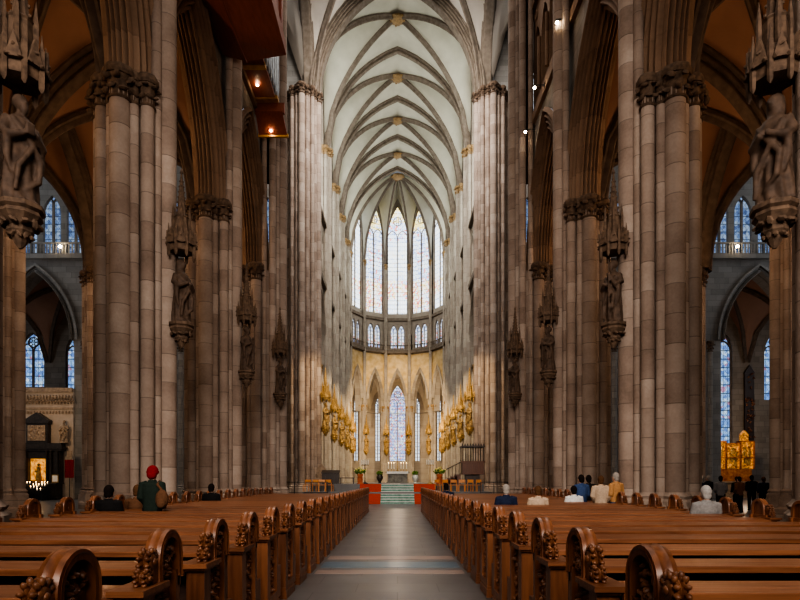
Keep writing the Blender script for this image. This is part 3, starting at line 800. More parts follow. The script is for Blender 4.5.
def crown_mb():
    rng = random.Random(5); mb = MB()
    mb.lathe([(.22,0),(.33,.03),(.35,.1),(.35,.36),(.30,.4),(.27,.52)], 8, (0,0,0), PI/8)
    for q in range(8):
        a = 2*PI*q/8; c_, s_ = math.cos(a), math.sin(a)
        mb.lathe([(.01,-.16),(.045,-.1),(.05,.05),(.05,.5),(.03,.55),(.005,.78)], 5, (.36*math.cos(a+PI/8), .36*math.sin(a+PI/8), 0))
        tri = [(-.12,.2),(.12,.2),(0,.62)]
        mb.prism(tri, lambda x, z, c_=c_, s_=s_: (.32*c_-x*s_, .32*s_+x*c_, z), lambda x, z, c_=c_, s_=s_: (.40*c_-x*s_, .40*s_+x*c_, z))
        for w in range(3): leafblob(mb, (.40*c_-(w-1)*.09*s_, .40*s_+(w-1)*.09*c_, .22+.17*(w == 1)), .05, rng)
    return mb
def spire_mb():
    mb = MB(); mb.lathe([(.19,.5),(.18,1.0),(.21,1.03),(.13,1.1),(.025,2.25),(.05,2.3),(.01,2.42)], 8)
    for q in range(4):
        a = PI/2*q+PI/4
        mb.lathe([(.05,.5),(.045,1.05),(.005,1.4)], 5, (.22*math.cos(a), .22*math.sin(a), 0))
        for w in range(7): mb.ball(((.13-.015*w)*math.cos(a), (.13-.015*w)*math.sin(a), 1.15+.15*w), .03, 5, 4)
    return mb
def corbel_mb():
    rng = random.Random(9); mb = MB()
    mb.lathe([(.03,-.68),(.09,-.6),(.13,-.5),(.2,-.42),(.19,-.35),(.27,-.24),(.33,-.17),(.31,-.11),(.36,-.07),(.36,0)], 8, (0,0,0), PI/8)
    for q in range(10):
        a = 2*PI*q/10; leafblob(mb, (.26*math.cos(a), .26*math.sin(a), -.3), .09, rng); leafblob(mb, (.15*math.cos(a+.3), .15*math.sin(a+.3), -.48), .07, rng)
    return mb
ST = {}
for m_ in ('statue', 'gilt_stone'):
    cm = 'capital' if m_ == 'statue' else 'gold'
    tmp = [corbel_mb().build('corbel', cm, None, 30), crown_mb().build('canopy', cm, None, 30), spire_mb().build('spire', cm, None, 30)]
    ST[m_] = [o.data for o in tmp]
    for o in tmp: bpy.data.objects.remove(o)
def statue(x, y, zfeet, rot, variant, mat, label, group, sc_=1.):
    t = thing('pier_statue', label, 'statue', (x, y, zfeet-.68*sc_), rot, group); t.scale = (sc_,)*3
    def part(nm, me, z):
        o = bpy.data.objects.new(nm, me); C.objects.link(o); o.parent = t; o.location = (0,0,z); return o
    part('corbel', ST[mat][0], .68); part('figure', fig(variant, mat), .68)
    c = part('canopy', ST[mat][1], .68+1.98)
    s = bpy.data.objects.new('spire', ST[mat][2]); C.objects.link(s); s.parent = c
    return t
for sg, side in ((-1, 'left'), (1, 'right')):
    rot = math.radians(65)*(-sg)
    for k, (y, lab) in enumerate(((9.25, 'large dark stone saint on a leafy corbel at the %s edge, nearest the camera'), (16.15, 'robed stone saint under a spired canopy on the second %s pier'), (23.1, 'robed stone saint under a canopy on the third %s pier'), (28.95, 'small looking stone saint on the %s west crossing pier'))):
        statue(sg*(6.12 if k < 3 else 5.97), y, 5.9, rot, (k + (sg > 0)) % 4, 'statue', lab % side, 'stone saints on the nave piers')
    for k, y in enumerate(EAST_Y):
        statue(sg*(5.95 if k == 0 else 6.1), y-.1, 5.9, rot, (k*3+(sg > 0)) % 4, 'gilt_stone', 'gilded saint on the %s side of the choir, %s from the crossing' % (side, ordinal[k] if k else 'first'), 'gilded saints along the choir', 1.12)
for deg in (-75, -45, -15, 15, 45, 75):
    a = PI/2 - math.radians(deg); r = APR*1.04-.85
    statue(r*math.cos(a), AX_Y+r*math.sin(a), 6.0, a+PI/2+PI, (abs(deg)//15) % 4, 'gilt_stone', 'gilded saint on the %s' % ({75: 'outermost %s apse pier', 45: 'middle %s apse pier', 15: 'apse pier just %s of the centre chapel window'}[abs(deg)] % ('left' if deg < 0 else 'right')), 'gilded saints along the choir', 1.15)

# ------------------------------------------------------------------ pews
rngp = random.Random(21)
def end_mbs(X):
    """X maps depth from the carved face (0) inward to local x; returns the meshes of one bench end"""
    def bx(mb, a, b, y0, y1, z0, z1): x0, x1 = sorted((X(a), X(b))); mb.box(x0, x1, y0, y1, z0, z1)
    e = MB()
    bx(e, -.012, .142, -.40, .17, 0, .10); bx(e, -.004, .134, -.39, .16, .10, .14)
    bx(e, 0, .13, -.375, -.24, .14, .82); bx(e, 0, .13, .09, .15, .14, .90); bx(e, 0, .13, -.24, .09, .14, .2)
    bx(e, .04, .10, -.25, .10, .18, .90)
    bx(e, .01, .12, .15, .34, .10, .47); bx(e, .0, .085, .12, .17, .80, .90)
    arc = [(.17*math.cos(t), .99+.168*math.sin(t)) for t in [PI*i/14 for i in range(15)]]
    inn = [(.122*math.cos(t), .99+.122*math.sin(t)) for t in [PI*i/14 for i in range(15)]]
    o_ = [(.17,.86)]+arc+[(-.17,.86)]; i_ = [(.122,.86)]+inn+[(-.122,.86)]
    xs = [(0,.012,.03),(-.012,.03,.0),(-.012,.10,.0),(.0,.118,.03)]
    # moulded rim: rounded across its thickness
    rim = []
    for q in range(9):
        f_ = q/8; d_ = -.01+.095*f_; bul = .008*math.sin(PI*f_)*(1 if abs(q-4) > 1 else .2)
        rim.append([(X(d_), y*(1+bul/.15), .99+(z-.99)*(1+bul/.15) if z > .99 else z) for y, z in o_])
    e.grid(rim)
    for d_ in (-.01, .085):
        e.grid([[(X(d_), y, z) for y, z in o_], [(X(d_), y, z) for y, z in i_]])
    e.grid([[(X(-.01), y, z) for y, z in i_], [(X(.085), y, z) for y, z in i_]])
    e.grid([[(X(-.018), y*.93, .99+(z-.99)*.93 if z > .99 else z) for y, z in o_], [(X(-.004), y*.84, .99+(z-.99)*.84 if z > .99 else z) for y, z in o_]])
    e.prism([p for p in i_], lambda y, z: (X(.035), y, z), lambda y, z: (X(.06), y, z))
    lg = MB(); bx(lg, -.035, .165, -.44, -.09, .835, .868); bx(lg, -.018, .148, -.41, -.10, .815, .835)
    fo = MB()
    for k in range(22):
        z = .24+.038*k; leafblob(fo, (X(.032+rngp.uniform(-.01,.01)), -.075+.09*math.sin(k*1.1)+rngp.uniform(-.03,.03), z), .036, rngp)
        leafblob(fo, (X(.036), -.075-.09*math.sin(k*1.1), z), .028, rngp)
    for k in range(16):
        t = rngp.uniform(0, 6.28); r = rngp.uniform(0, .1); leafblob(fo, (X(.022), r*math.cos(t), .975+r*math.sin(t)), .032, rngp)
    scq = MB()
    for (cy_, cz, rr) in ((-.232, .995, .062), (-.295, .912, .046)):
        rx = Matrix.Rotation(PI/2, 3, 'Y')
        for k, (f0, d_) in enumerate(((.72,.005),(1.,.02),(.86,.035),(1.,.05),(.72,.065))):     # rolled volute with grooves
            scq.ball((X(d_), cy_, cz), (.012, rr*f0, rr*f0), 16, 10)
        scq.ball((X(-.006), cy_, cz), (.012, rr*.35, rr*.35), 8, 6)
        for q in range(7):
            t = PI*.15+PI*1.1*q/6; 
            for d_ in (.012, .058):
                rot = Matrix.Rotation(t, 3, 'X')
                scq.ball((X(d_), cy_+rr*1.0*math.cos(t), cz+rr*1.0*math.sin(t)), (.016, rr*.36, rr*.2), 7, 5, rot)
    bx(scq, .0, .07, -.24, -.15, .86, 1.0)
    for q in range(5): leafblob(scq, (X(.035), -.20+.02*q, 1.05-.0*q), .03, rngp)
    return e, fo, scq, lg
def pew_proto(sg, L):
    t = thing('church_pew', 'pew', 'pew')
    for (X) in ((lambda d: sg*d), (lambda d: sg*(L-d))):
        e, fo, scq, lg = end_mbs(X)
        eo = e.build('pew_end', 'pew_end', t, 35); fo.build('carved_foliage', 'carving', eo, 60); scq.build('carved_scroll', 'carving', eo, 60); lg.build('end_ledge', 'pew', eo, 30)
    xa, xb = sorted((sg*.13, sg*(L-.13)))
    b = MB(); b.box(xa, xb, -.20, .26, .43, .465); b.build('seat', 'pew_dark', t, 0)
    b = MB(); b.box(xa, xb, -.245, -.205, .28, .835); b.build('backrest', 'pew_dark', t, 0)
    b = MB()
    pr = [(-.43,.785),(-.43,.825),(-.425,.832),(-.215,.862),(-.20,.858),(-.20,.835),(-.40,.80),(-.40,.785)]
    b.prism(pr, lambda y, z: (xa, y, z), lambda y, z: (xb, y, z)); b.build('book_ledge', 'pew', t, 0)
    b = MB(); b.box(xa, xb, -.60, -.47, .17, .20)
    for q in (.1, .5, .9):
        xx = xa+(xb-xa)*q; b.box(xx-.02, xx+.02, -.55, -.51, 0, .17)
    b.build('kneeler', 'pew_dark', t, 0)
    return t
def ord_(n): return {1:'first',2:'second',3:'third',4:'fourth',5:'fifth',6:'sixth',7:'seventh',8:'eighth',9:'ninth',10:'tenth',11:'eleventh',12:'twelfth',13:'thirteenth',14:'fourteenth',15:'fifteenth',16:'sixteenth',17:'seventeenth',18:'eighteenth',19:'nineteenth',20:'twentieth',21:'twenty-first',22:'twenty-second',23:'twenty-third',24:'twenty-fourth',25:'twenty-fifth',26:'twenty-sixth'}[n]
ROWY = {}
for sg, side, xf, y0, dy in ((-1, 'left', 1.37, 2.45, .985), (1, 'right', 1.12, 2.60, .975)):
    L = 6.03 - xf; p = pew_proto(sg, L)
    for k in range(26):
        y = y0 + dy*k; ROWY[(sg, k)] = y
        lab = '%s carved oak pew from the camera in the block %s of the aisle' % (ord_(k+1), side)
        o = p if k == 0 else dup(p, (sg*xf, y, 0))
        o.location = (sg*xf + .045*k*0, y, 0); o['label'] = lab; o['group'] = 'carved pews %s of the aisle' % side

# ------------------------------------------------------------------ people
PM = {}
M['greyjac'] = cloth('pale grey jacket', (.30,.29,.285)); M['whiteh'] = cloth('white hood', (.42,.40,.38))
def tubes(mb, lst):
    for pts, rad in lst: mb.tube(pts, rad, 10)
def hand(mb, w, d, s):
    """palm, four fingers of unequal length, and a thumb from the side of the palm"""
    w = Vector(w); d = Vector(d).normalized(); side = Vector((s, 0, 0)); up = d.cross(side).normalized()
    mb.ball(w+d*.045, (.04,.045,.03), 10, 6)
    for i, ln in enumerate((.065,.08,.075,.055)):
        b0 = w+d*.075+side*(.03-.02*i)
        mb.tube([b0, b0+d*ln*.55, b0+d*ln-up*.02], [.0095,.009,.007], 6)
    b0 = w+d*.03-side*.035*1; mb.tube([b0, b0-side*.025+d*.03, b0-side*.025+d*.06], [.011,.01,.008], 6)
def pose(kind):
    if kind == 'sit':
        J = dict(pel=(0,.12,.55), chest=(0,.03,.90), neck=(0,.04,1.10), head=(0,.07,1.235), sh=(.19,.03,1.02), el=(.25,.06,.76), wr=(.10,.30,.66), hip=(.10,.14,.53), kn=(.11,.54,.52), an=(.11,.50,.09))
    elif kind == 'lean':
        J = dict(pel=(0,0,.93), chest=(0,.16,1.24), neck=(0,.27,1.40), head=(0,.34,1.52), sh=(.19,.22,1.34), el=(.25,.30,1.06), wr=(.18,.50,.98), hip=(.10,0,.90), kn=(.11,.03,.48), an=(.11,-.02,.09))
    else:
        J = dict(pel=(0,0,.93), chest=(0,0,1.26), neck=(0,.01,1.47), head=(0,.03,1.605), sh=(.19,0,1.39), el=(.245,-.02,1.11), wr=(.19,.16,.95), hip=(.10,0,.90), kn=(.105,.03,.48), an=(.11,-.02,.09))
    return J
def mirror(p, s): return (p[0]*s, p[1], p[2])
def person_meshes(kind):
    if kind in PM: return PM[kind]
    J = pose(kind); V = Vector
    h = V(J['head']); nk = V(J['neck'])
    b = MB(); b.ball(h, (.078,.098,.122), 18, 12); b.ball(h+V((0,.05,-.075)), (.05,.05,.045), 10, 8); b.ball(h+V((0,.105,-.015)), (.014,.022,.026), 8, 6)
    for s in (-1, 1): b.ball(h+V((s*.08,0,-.01)), (.014,.025,.035), 8, 6); b.ball(h+V((s*.032,.088,.018)), (.014,.01,.009), 8, 6)
    b.ball(h+V((0,.095,-.062)), (.028,.012,.008), 8, 6)
    b.tube([nk-V((0,0,.1)), nk, h-V((0,.01,.05))], [.07,.056,.052], 12)
    pel, ch = V(J['pel']), V(J['chest'])
    b.tube([pel-V((0,0,.05)), pel*.6+ch*.4, ch, nk-V((0,0,.06))], [.12,.115,.125,.06], 14)
    for s in (-1, 1):
        b.tube([V(mirror(J['sh'],s)), V(mirror(J['el'],s)), V(mirror(J['wr'],s))], [.052,.042,.028], 10)
        d = V(mirror(J['wr'],s))-V(mirror(J['el'],s)); hand(b, mirror(J['wr'],s), d, s)
        b.tube([V(mirror(J['hip'],s)), V(mirror(J['kn'],s)), V(mirror(J['an'],s))], [.08,.056,.04], 10)
        b.ball(V(mirror(J['an'],s))+V((0,.06,-.05)), (.04,.11,.035), 10, 6)
    body = b.build('body', 'skin'); voxel(body, .0085, 1)
    j = MB(); sp = [(pel-V((0,0,.10)), .17), (pel*.65+ch*.35, .165), (ch, .18), (ch*.35+nk*.65, .165), (nk-V((0,0,.03)), .085)]
    rows = []
    for c_, r in sp: rows.append([(c_.x+r*1.12*math.cos(t), c_.y+r*.78*math.sin(t), c_.z) for t in [2*PI*i/20 for i in range(21)]])
    j.grid(rows); n = len(j.v); j.f += [tuple(range(20)), tuple(range(n-21, n-1))]
    for s in (-1, 1):
        e, w_ = V(mirror(J['el'],s)), V(mirror(J['wr'],s))
        j.tube([V(mirror(J['sh'],s))-V((s*.05,0,.01)), V(mirror(J['sh'],s)), e, e*.1+w_*.9], [.085,.082,.066,.05], 12)
    j.tube([nk-V((0,0,.07)), nk+V((0,-.005,.01))], [.1,.075], 14)
    jac = j.build('jacket', 'navy'); voxel(jac, .016, 3)
    t = MB()
    t.ball(pel-V((0,0,.02)), (.165,.13,.12), 14, 8)
    for s in (-1, 1): t.tube([V(mirror(J['hip'],s)), V(mirror(J['kn'],s)), V(mirror(J['an'],s))], [.105,.078,.06], 12)
    tr = t.build('trousers', 'jeans'); voxel(tr, .016, 3)
    s_ = MB()
    for s in (-1, 1):
        a_ = V(mirror(J['an'],s)); s_.ball(a_+V((0,.065,-.05)), (.052,.135,.04), 12, 6); s_.ball(a_+V((0,-.02,-.02)), (.055,.06,.06), 10, 6)
    sho = s_.build('shoes', 'blackc', None, 60)
    hm = MB(); hm.ball(h+V((0,-.018,.022)), (.094,.104,.122), 18, 12); hm.ball(h+V((0,-.06,-.05)), (.08,.05,.08), 12, 8)
    hair = hm.build('hair', 'hairdark', None, 60)
    hat = MB(); hat.ball(h+V((0,-.01,.05)), (.112,.118,.125), 18, 12); hat.lathe([(.112,0),(.122,.0),(.122,.055),(.108,.06)], 18, tuple(h+V((0,-.008,.0)))); hat.ball(h+V((0,-.06,-.03)), (.1,.08,.09), 14, 8)
    hatt = hat.build('hat', 'red', None, 60)
    PM[kind] = {o.name.split('.')[0]: o.data for o in (body, jac, tr, sho, hair, hatt)}
    for o in (body, jac, tr, sho, hair, hatt): bpy.data.objects.remove(o)
    return PM[kind]
def person(x, y, kind, label, jacket, trousers='jeans', hair='hairdark', hat=None, rot=0., s=1., z=0., extra=None, group=None):
    t = thing('person', label, 'person', (x, y, z), rot, group); t.scale = (s,)*3; P = person_meshes(kind)
    def part(nm, mat):
        o = bpy.data.objects.new(nm, P[nm]); C.objects.link(o); o.parent = t
        o.material_slots[0].link = 'OBJECT'; o.material_slots[0].material = M[mat]; return o
    part('body', 'skin'); part('jacket', jacket); part('trousers', trousers); part('shoes', 'blackc')
    part('hair', hair)
    if hat: part('hat', hat)
    if extra: extra(t)
    return t
def rucksack(t):
    mb = MB(); mb.ball((.27,-.17,1.08), (.13,.10,.20), 14, 10); mb.ball((.28,-.25,1.0), (.09,.05,.10), 12, 8)
    mb.tube([(.27,-.15,1.25),(.16,-.13,1.38),(.14,.02,1.45),(.13,.13,1.25),(.13,.12,1.05)], .025, 6)
    o = mb.build('shoulder_bag', 'brownc', t, 60)
def rowgap(sg, Y):               # middle of the gap between two pews nearest depth Y
    k = min(range(26), key=lambda q: abs(ROWY[(sg,q)]+.42-Y)); return ROWY[(sg,k)]+.42
def rowseat(sg, Y):
    k = min(range(26), key=lambda q: abs(ROWY[(sg,q)]-Y)); return ROWY[(sg,k)]-.07
person(-5.05, rowgap(-1, 11.6), 'stand', 'person standing in a left pew in red hat and dark green coat, seen from behind', 'green', 'blackc', 'hairdark', 'red', 0, 1., 0, rucksack)
person(-5.72, rowseat(-1, 11.6), 'sit', 'dark-haired person seated at the outer end of a left pew', 'blackc')
person(-5.60, rowseat(-1, 12.7), 'sit', 'person in a brown jacket seated one row ahead behind the left pew ends', 'brownc', 'jeans', 'hairbrown')
person(-5.62, rowseat(-1, 17.3), 'sit', 'person in dark clothes seated alone far along the left pews', 'blackc', 'jeans', 'hairdark')
person(2.72, rowseat(1, 14.2), 'sit', 'grey-haired person in a navy jacket seated in a right pew', 'navy', 'blackc', 'hairgrey')
person(3.52, rowseat(1, 14.2), 'sit', 'brown-haired person in a pale beige coat beside the navy jacket', 'beige', 'blackc', 'hairbrown', None, 0, .97)
person(1.72, rowseat(1, 20.3), 'sit', 'dark-haired person in a dark jacket far along the right pews near the aisle', 'navy', 'blackc', 'hairdark')
person(5.02, rowseat(1, 16.3), 'sit', 'person in white with dark hair seated left of the standing group', 'white', 'blackc', 'hairdark', None, 0, .96)
person(5.38, rowgap(1, 16.3), 'stand', 'person in a dark blue jacket at the left of the group by the right pier', 'bluec', 'blackc', 'hairdark', None, .3, .94)
person(5.60, rowgap(1, 15.6), 'stand', 'person in a cream coat in the middle of the group by the right pier', 'beige', 'blackc', 'hairbrown', None, -.3, .92)
person(5.92, rowgap(1, 17.2), 'stand', 'dark-clad person between the cream coat and the tan jacket', 'blackc', 'blackc', 'hairdark', None, 0, .94)
person(6.02, rowgap(1, 15.6), 'stand', 'white-haired person in tan jacket and blue jeans by the right pier', 'tan', 'jeans', 'hairgrey', None, .5, .97)
person(5.62, rowseat(1, 10.4), 'sit', 'person in pale grey jacket and white hood at the outer end of a right pew', 'greyjac', 'blackc', 'whiteh', None, 0, 1.)
rc = random.Random(4)
crowd = [(13.2,25.6,'standing nearest the nave pier'),(13.9,26.3,'second from the nave pier'),(14.4,25.4,'in the front of the crowd'),(14.9,27.3,'in the back of the crowd'),(15.6,26.0,'in the middle of the crowd'),(16.2,27.2,'behind the middle of the crowd'),(16.7,26.0,'standing apart at the right end of the crowd'),(17.4,28.0,'at the far right of the crowd'),(15.2,28.4,'deepest in the crowd')]
for i, (x, y, w_) in enumerate(crowd):
    person(x, y, 'stand', 'dark-clad person in the right aisle, ' + w_, ['blackc','navy','greyc','blackc','brownc','blackc','navy','blackc','greyc'][i], 'blackc', ['hairdark','hairbrown','hairdark','hairgrey','hairdark','hairdark','hairbrown','hairdark','hairgrey'][i], None, rc.uniform(-.5,.5), rc.uniform(.94,1.0), 0, None, 'dark-clad visitors in the right aisle')

# ------------------------------------------------------------------ chancel platform, steps, altar
b = MB(); b.box(-6.15, 6.15, 36.95, 60, 0, .74); b.box(-5.9, 5.9, 38.9, 86, 0, 1.235); struct(b.build('floor_platform', 'floor', None, 0), 'raised chancel floor beyond the pews')
st = thing('chancel_steps', 'green marble steps between red carpets up to the chancel', 'steps', (0, 36, 0))
for k in range(8):
    z0, z1 = .155*k, .155*(k+1); y0_ = (.27*k if k < 4 else .95+.33+.27*(k-4))
    y1_ = .95+.9 if k < 4 else 2.9+.2
    white = (k == 4)
    b = MB(); b.box(-1.08, 1.08, y0_, y1_, 0 if k == 0 else z0, z1); b.build('step', 'white_marble' if k == 4 else 'green_marble', st, 0)
    b = MB(); b.box(-1.08, 1.08, y0_-.03, y0_+.04, z1-.028, z1+.004); b.build('step_nosing', 'white_marble', st, 0)
for sgn in (-1, 1):
    b = MB()
    for k in range(8):
        y0_ = (.27*k if k < 4 else .95+.33+.27*(k-4)); b.box(*sorted((sgn*1.09, sgn*2.5)), y0_, (1.85 if k < 4 else 3.1), .155*k, .155*(k+1)+.004)
    b.build('red_carpet', 'red_carpet', st, 0)
al = thing('high_altar', 'grey stone altar block at the head of the green steps', 'altar', (0, 56, 1.235))
b = MB(); b.box(-1.1, 1.1, 0, 1.0, 0, .12); b.box(-.98, .98, .08, .95, .12, 1.0)
for k in range(7): b.box(-.9+.27*k, -.72+.27*k, .05, .08, .2, .9)
b.build('altar_block', 'altar_stone', al, 0)
b = MB(); b.box(-1.2, 1.2, -.1, 1.05, 1.0, 1.14); b.build('altar_slab', 'altar_stone', al, 0)
b = MB(); b.box(-1.05, 1.05, -.11, .9, 1.14, 1.16); b.box(-1.05, 1.05, -.12, -.105, .92, 1.16); b.build('altar_cloth', 'white_cloth', al, 0)
cr = thing('altar_cross', 'gilded cross standing on the altar', 'cross', (0, 56.5, 2.395))
b = MB(); b.lathe([(.18,0),(.16,.05),(.05,.15),(.04,.5)], 12); b.build('cross_foot', 'gold', cr)
b = MB(); b.box(-.04,.04,-.03,.03,.45,1.35); b.box(-.32,.32,-.03,.03,.95,1.03)
for p_ in ((0,1.38),(-.34,.99),(.34,.99)): b.ball((p_[0],0,p_[1]), .07, 8, 6)
b.build('cross_arms', 'gold', cr, 0)
def candle(x, y, z, label, hgt=.55, group='altar candles'):
    t = thing('candle', label, 'candle', (x, y, z), 0, group)
    b = MB(); b.lathe([(.09,0),(.08,.03),(.03,.08),(.03,.2),(.07,.23),(.05,.25)], 10); b.build('candlestick', 'gold', t)
    b = MB(); b.lathe([(.035,.25),(.035,.25+hgt),(.012,.26+hgt)], 8); b.build('candle_wax', 'candle', t)
    b = MB(); b.ball((0,0,.31+hgt), (.018,.018,.045), 8, 6); b.build('flame', 'wax', t)
for i, x in enumerate((-.9,-.6,-.35,.35,.6,.9)):
    candle(x, 56.7, 2.395, '%s candle on the altar %s of the cross' % (['outer','middle','inner','inner','middle','outer'][i], 'left' if x < 0 else 'right'))
for sgn, side in ((-1,'left'),(1,'right')):
    lt = thing('altar_urn', 'dark urn on the floor %s of the altar' % side, 'urn', (sgn*1.75, 56.2, 1.235)) if sgn < 0 else thing('altar_urn', 'pale vase of flowers on the floor right of the altar', 'vase', (sgn*1.75, 56.2, 1.235))
    b = MB(); b.lathe([(.2,0),(.12,.1),(.3,.45),(.32,.65),(.22,.8),(.26,.85)], 14); b.build('bowl', 'black' if sgn < 0 else 'white_marble', lt)
    b = MB(); rr = random.Random(2)
    for k in range(26): leafblob(b, (rr.uniform(-.25,.25), rr.uniform(-.25,.25), .95+rr.uniform(-.08,.25)), .12, rr)
    b.build('foliage', 'leaf', lt, 60)
    # candelabra with white candles
    t = thing('candelabrum', 'tall iron candelabrum with white candles %s of the steps' % side, 'candelabrum', (sgn*2.36, 41.3, 1.235))
    b = MB(); b.lathe([(.25,0),(.2,.06),(.05,.15),(.03,.3),(.03,1.35),(.06,1.4)], 12); b.tube([(-.27,0,1.38),(.27,0,1.38)], .03, 6); b.build('stand', 'iron' if sgn < 0 else 'gold', t)
    for k in range(5):
        b = MB(); b.lathe([(.035,1.4),(.035,1.74),(.01,1.76)], 8, (-.24+.12*k,0,0)); c_ = b.build('candle', 'candle', t)
    # flowers on a pedestal
    t = thing('flower_pedestal', ('terracotta pedestal with a bouquet of yellow flowers %s of the steps' % side), 'flowers', (-2.62 if sgn < 0 else 2.95, 40.0, 1.235))
    b = MB(); b.lathe([(.24,0),(.24,.06),(.18,.1),(.2,.42),(.26,.46)], 8); b.build('pedestal', 'terracotta', t, 30)
    b = MB(); b.lathe([(.14,.46),(.22,.62),(.2,.7)], 12); b.build('vase', 'terracotta', t)
    b = MB(); 
    for k in range(70):
        a = rr.uniform(0,6.28); r = rr.uniform(0,.42); leafblob(b, (r*math.cos(a), r*math.sin(a)*.7, .72+rr.uniform(0,.36)*(1-r)), .085, rr)
    b.build('foliage', 'leaf', t, 60)
    b = MB()
    for k in range(26):
        a = rr.uniform(0,6.28); r = rr.uniform(.05,.42); b.ball((r*math.cos(a), r*math.sin(a)*.7-.06, .84+rr.uniform(0,.36)*(1-r)), .05, 7, 5)
    b.build('blossoms', 'petal', t, 60)
# chairs
def chair(label, x, y, z, rot, group):
    t = thing('wooden_chair', label, 'chair', (x, y, z), rot, group)
    b = MB(); b.box(-.21,.21,-.21,.21,.42,.46); b.build('seat', 'orange_wood', t, 0)
    b = MB(); b.box(-.21,.21,-.22,-.19,.60,.80); b.box(-.21,-.17,-.22,-.19,.46,.8); b.box(.17,.21,-.22,-.19,.46,.8); b.build('backrest', 'orange_wood', t, 0)
    for sx in (-1,1):
        for sy in (-1,1):
            b = MB(); b.box(sx*.19-.02, sx*.19+.02, sy*.19-.02, sy*.19+.02, 0, .42); b.build('leg', 'orange_wood', t, 0)
    return t
cl = chair('honey wooden chair at the left end of the row left of the steps', -6.0, 37.75, .744, .5, 'honey wooden chairs left of the steps')
for k, w_ in enumerate(('second from the left', 'third from the left', 'at the right end')):
    dup(cl, (-5.5+.5*k, 37.75, .744), .5-.35*k, 'honey wooden chair %s in the row left of the steps' % w_)
cl = chair('honey wooden chair nearest the steps in the row on the right', 2.75, 37.75, .744, -.6, 'honey wooden chairs right of the steps')
for k, w_ in enumerate(('second from the steps', 'third from the steps', 'fourth from the steps', 'fifth from the steps', 'farthest from the steps')):
    dup(cl, (3.25+.5*k, 37.75, .744), -.5+.25*k, 'honey wooden chair %s in the row on the right' % w_)
t = thing('carved_throne', 'pale carved wooden seat with a gabled back beside the left chairs', 'chair', (-5.55, 41.2, 1.235))
b = MB(); b.box(-.32,.32,-.3,.3,0,.45); b.build('seat', 'relief', t, 0)
b = MB(); b.prism([(-.34,.45),(.34,.45),(.34,1.1),(0,1.5),(-.34,1.1)], lambda x, z: (x,.22,z), lambda x, z: (x,.3,z)); b.build('backrest', 'relief', t, 0)
for s in (-1,1):
    b = MB(); b.box(*sorted((s*.28, s*.36)), -.3, .3, .45, .72); b.build('armrest', 'relief', t, 0)
t = thing('choir_desk', 'dark wooden choir desk beside the gabled seat', 'desk', (-4.75, 40.6, 1.235))
b = MB(); b.box(-.6,.6,-.25,.25,0,.75)
for k in range(4): b.box(-.56+.29*k,-.33+.29*k,-.27,-.25,.08,.68)
b.build('desk_body', 'dark_wood', t, 0)
b = MB(); b.prism([(-.32,.75),(.3,.95),(.3,.99),(-.32,.79)], lambda y, z: (-.65,y,z), lambda y, z: (.65,y,z)); b.build('desk_top', 'dark_wood', t, 0)
t = thing('kneeling_bench', 'long dark wooden bench between the choir desk and the flowers', 'bench', (-3.55, 40.2, 1.235))
b = MB(); b.box(-.55,.5,-.16,.16,.40,.46); b.build('bench_top', 'dark_wood', t, 0)
for s in (-1,1):
    b = MB(); b.box(s*.45-.03, s*.45+.03, -.14,.14,0,.40); b.build('leg', 'dark_wood', t, 0)
# pulpit
t = thing('pulpit', 'brown wooden pulpit with an open columned canopy right of the chancel', 'pulpit', (5.35, 41.0, 1.235))
def ring_box(b, x, y, z0, z1, w): b.box(-x-w, x+w, -y-w, y+w, z0, z1)
b = MB(); b.box(-.5,.5,-.45,.45,0,.62); b.lathe([(.5,.55),(.85,.72)], 4, (0,0,0), PI/4); b.build('pulpit_foot', 'dark_wood', t, 0)
b = MB(); b.box(-.82,.82,-.7,.7,.68,.76); b.box(-.76,.76,-.64,.64,.76,1.52); b.box(-.84,.84,-.72,.72,1.52,1.62)
for k in range(3): b.box(-.68+.48*k,-.28+.48*k,-.67,-.64,.86,1.42)
b.build('pulpit_box', 'pulpit_wood', t, 0)
for k in range(5):
    for yy in (-.62, .62):
        b = MB(); b.lathe([(.05,1.62),(.035,1.72),(.035,2.55),(.05,2.62)], 8, (-.72+.36*k, yy, 0)); b.build('canopy_post', 'dark_wood', t)
b = MB(); b.box(-.84,.84,-.72,.72,2.62,2.72)
for k in range(9): b.lathe([(.04,2.72),(.05,2.78),(.01,2.88)], 6, (-.76+.19*k,-.66,0))
b.build('canopy_roof', 'dark_wood', t, 30)
b = MB()
for k in range(5): b.box(-1.0-.26*k-.26, -1.0-.26*k+.02+.14, -.35, .35, 0, .68-.13*k)
b.build('stair', 'pulpit_wood', t, 0)
b = MB(); b.tube([(-.85,-.36,1.55),(-2.25,-.36,.85)], .035, 6)
for k in range(6): b.tube([(-.95-.25*k,-.36,.6-.11*k),(-.95-.25*k,-.36,1.5-.125*k)], .018, 5)
b.build('stair_railing', 'dark_wood', t)
# barriers beside the crossing
def barrier(label, x0, x1, y):
    t = thing('iron_railing', label, 'railing', ((x0+x1)/2, y, 0)); h = (x1-x0)/2
    b = MB(); b.tube([(-h,0,1.38),(h,0,1.38)], .022, 6); b.tube([(-h,0,.75),(h,0,.75)], .018, 6); b.build('rail', 'iron', t)
    for k in range(6):
        b = MB(); b.tube([(-h+2*h*k/5,0,0),(-h+2*h*k/5,0,1.4)], .025, 6); b.lathe([(.12,0),(.12,.02),(.03,.04)], 10, (-h+2*h*k/5,0,0)); b.build('post', 'iron', t)
barrier('thin iron railing behind the left pews', -9.2, -4.2, 34.3); barrier('thin iron railing behind the right pews', 5.0, 9.0, 34.3)

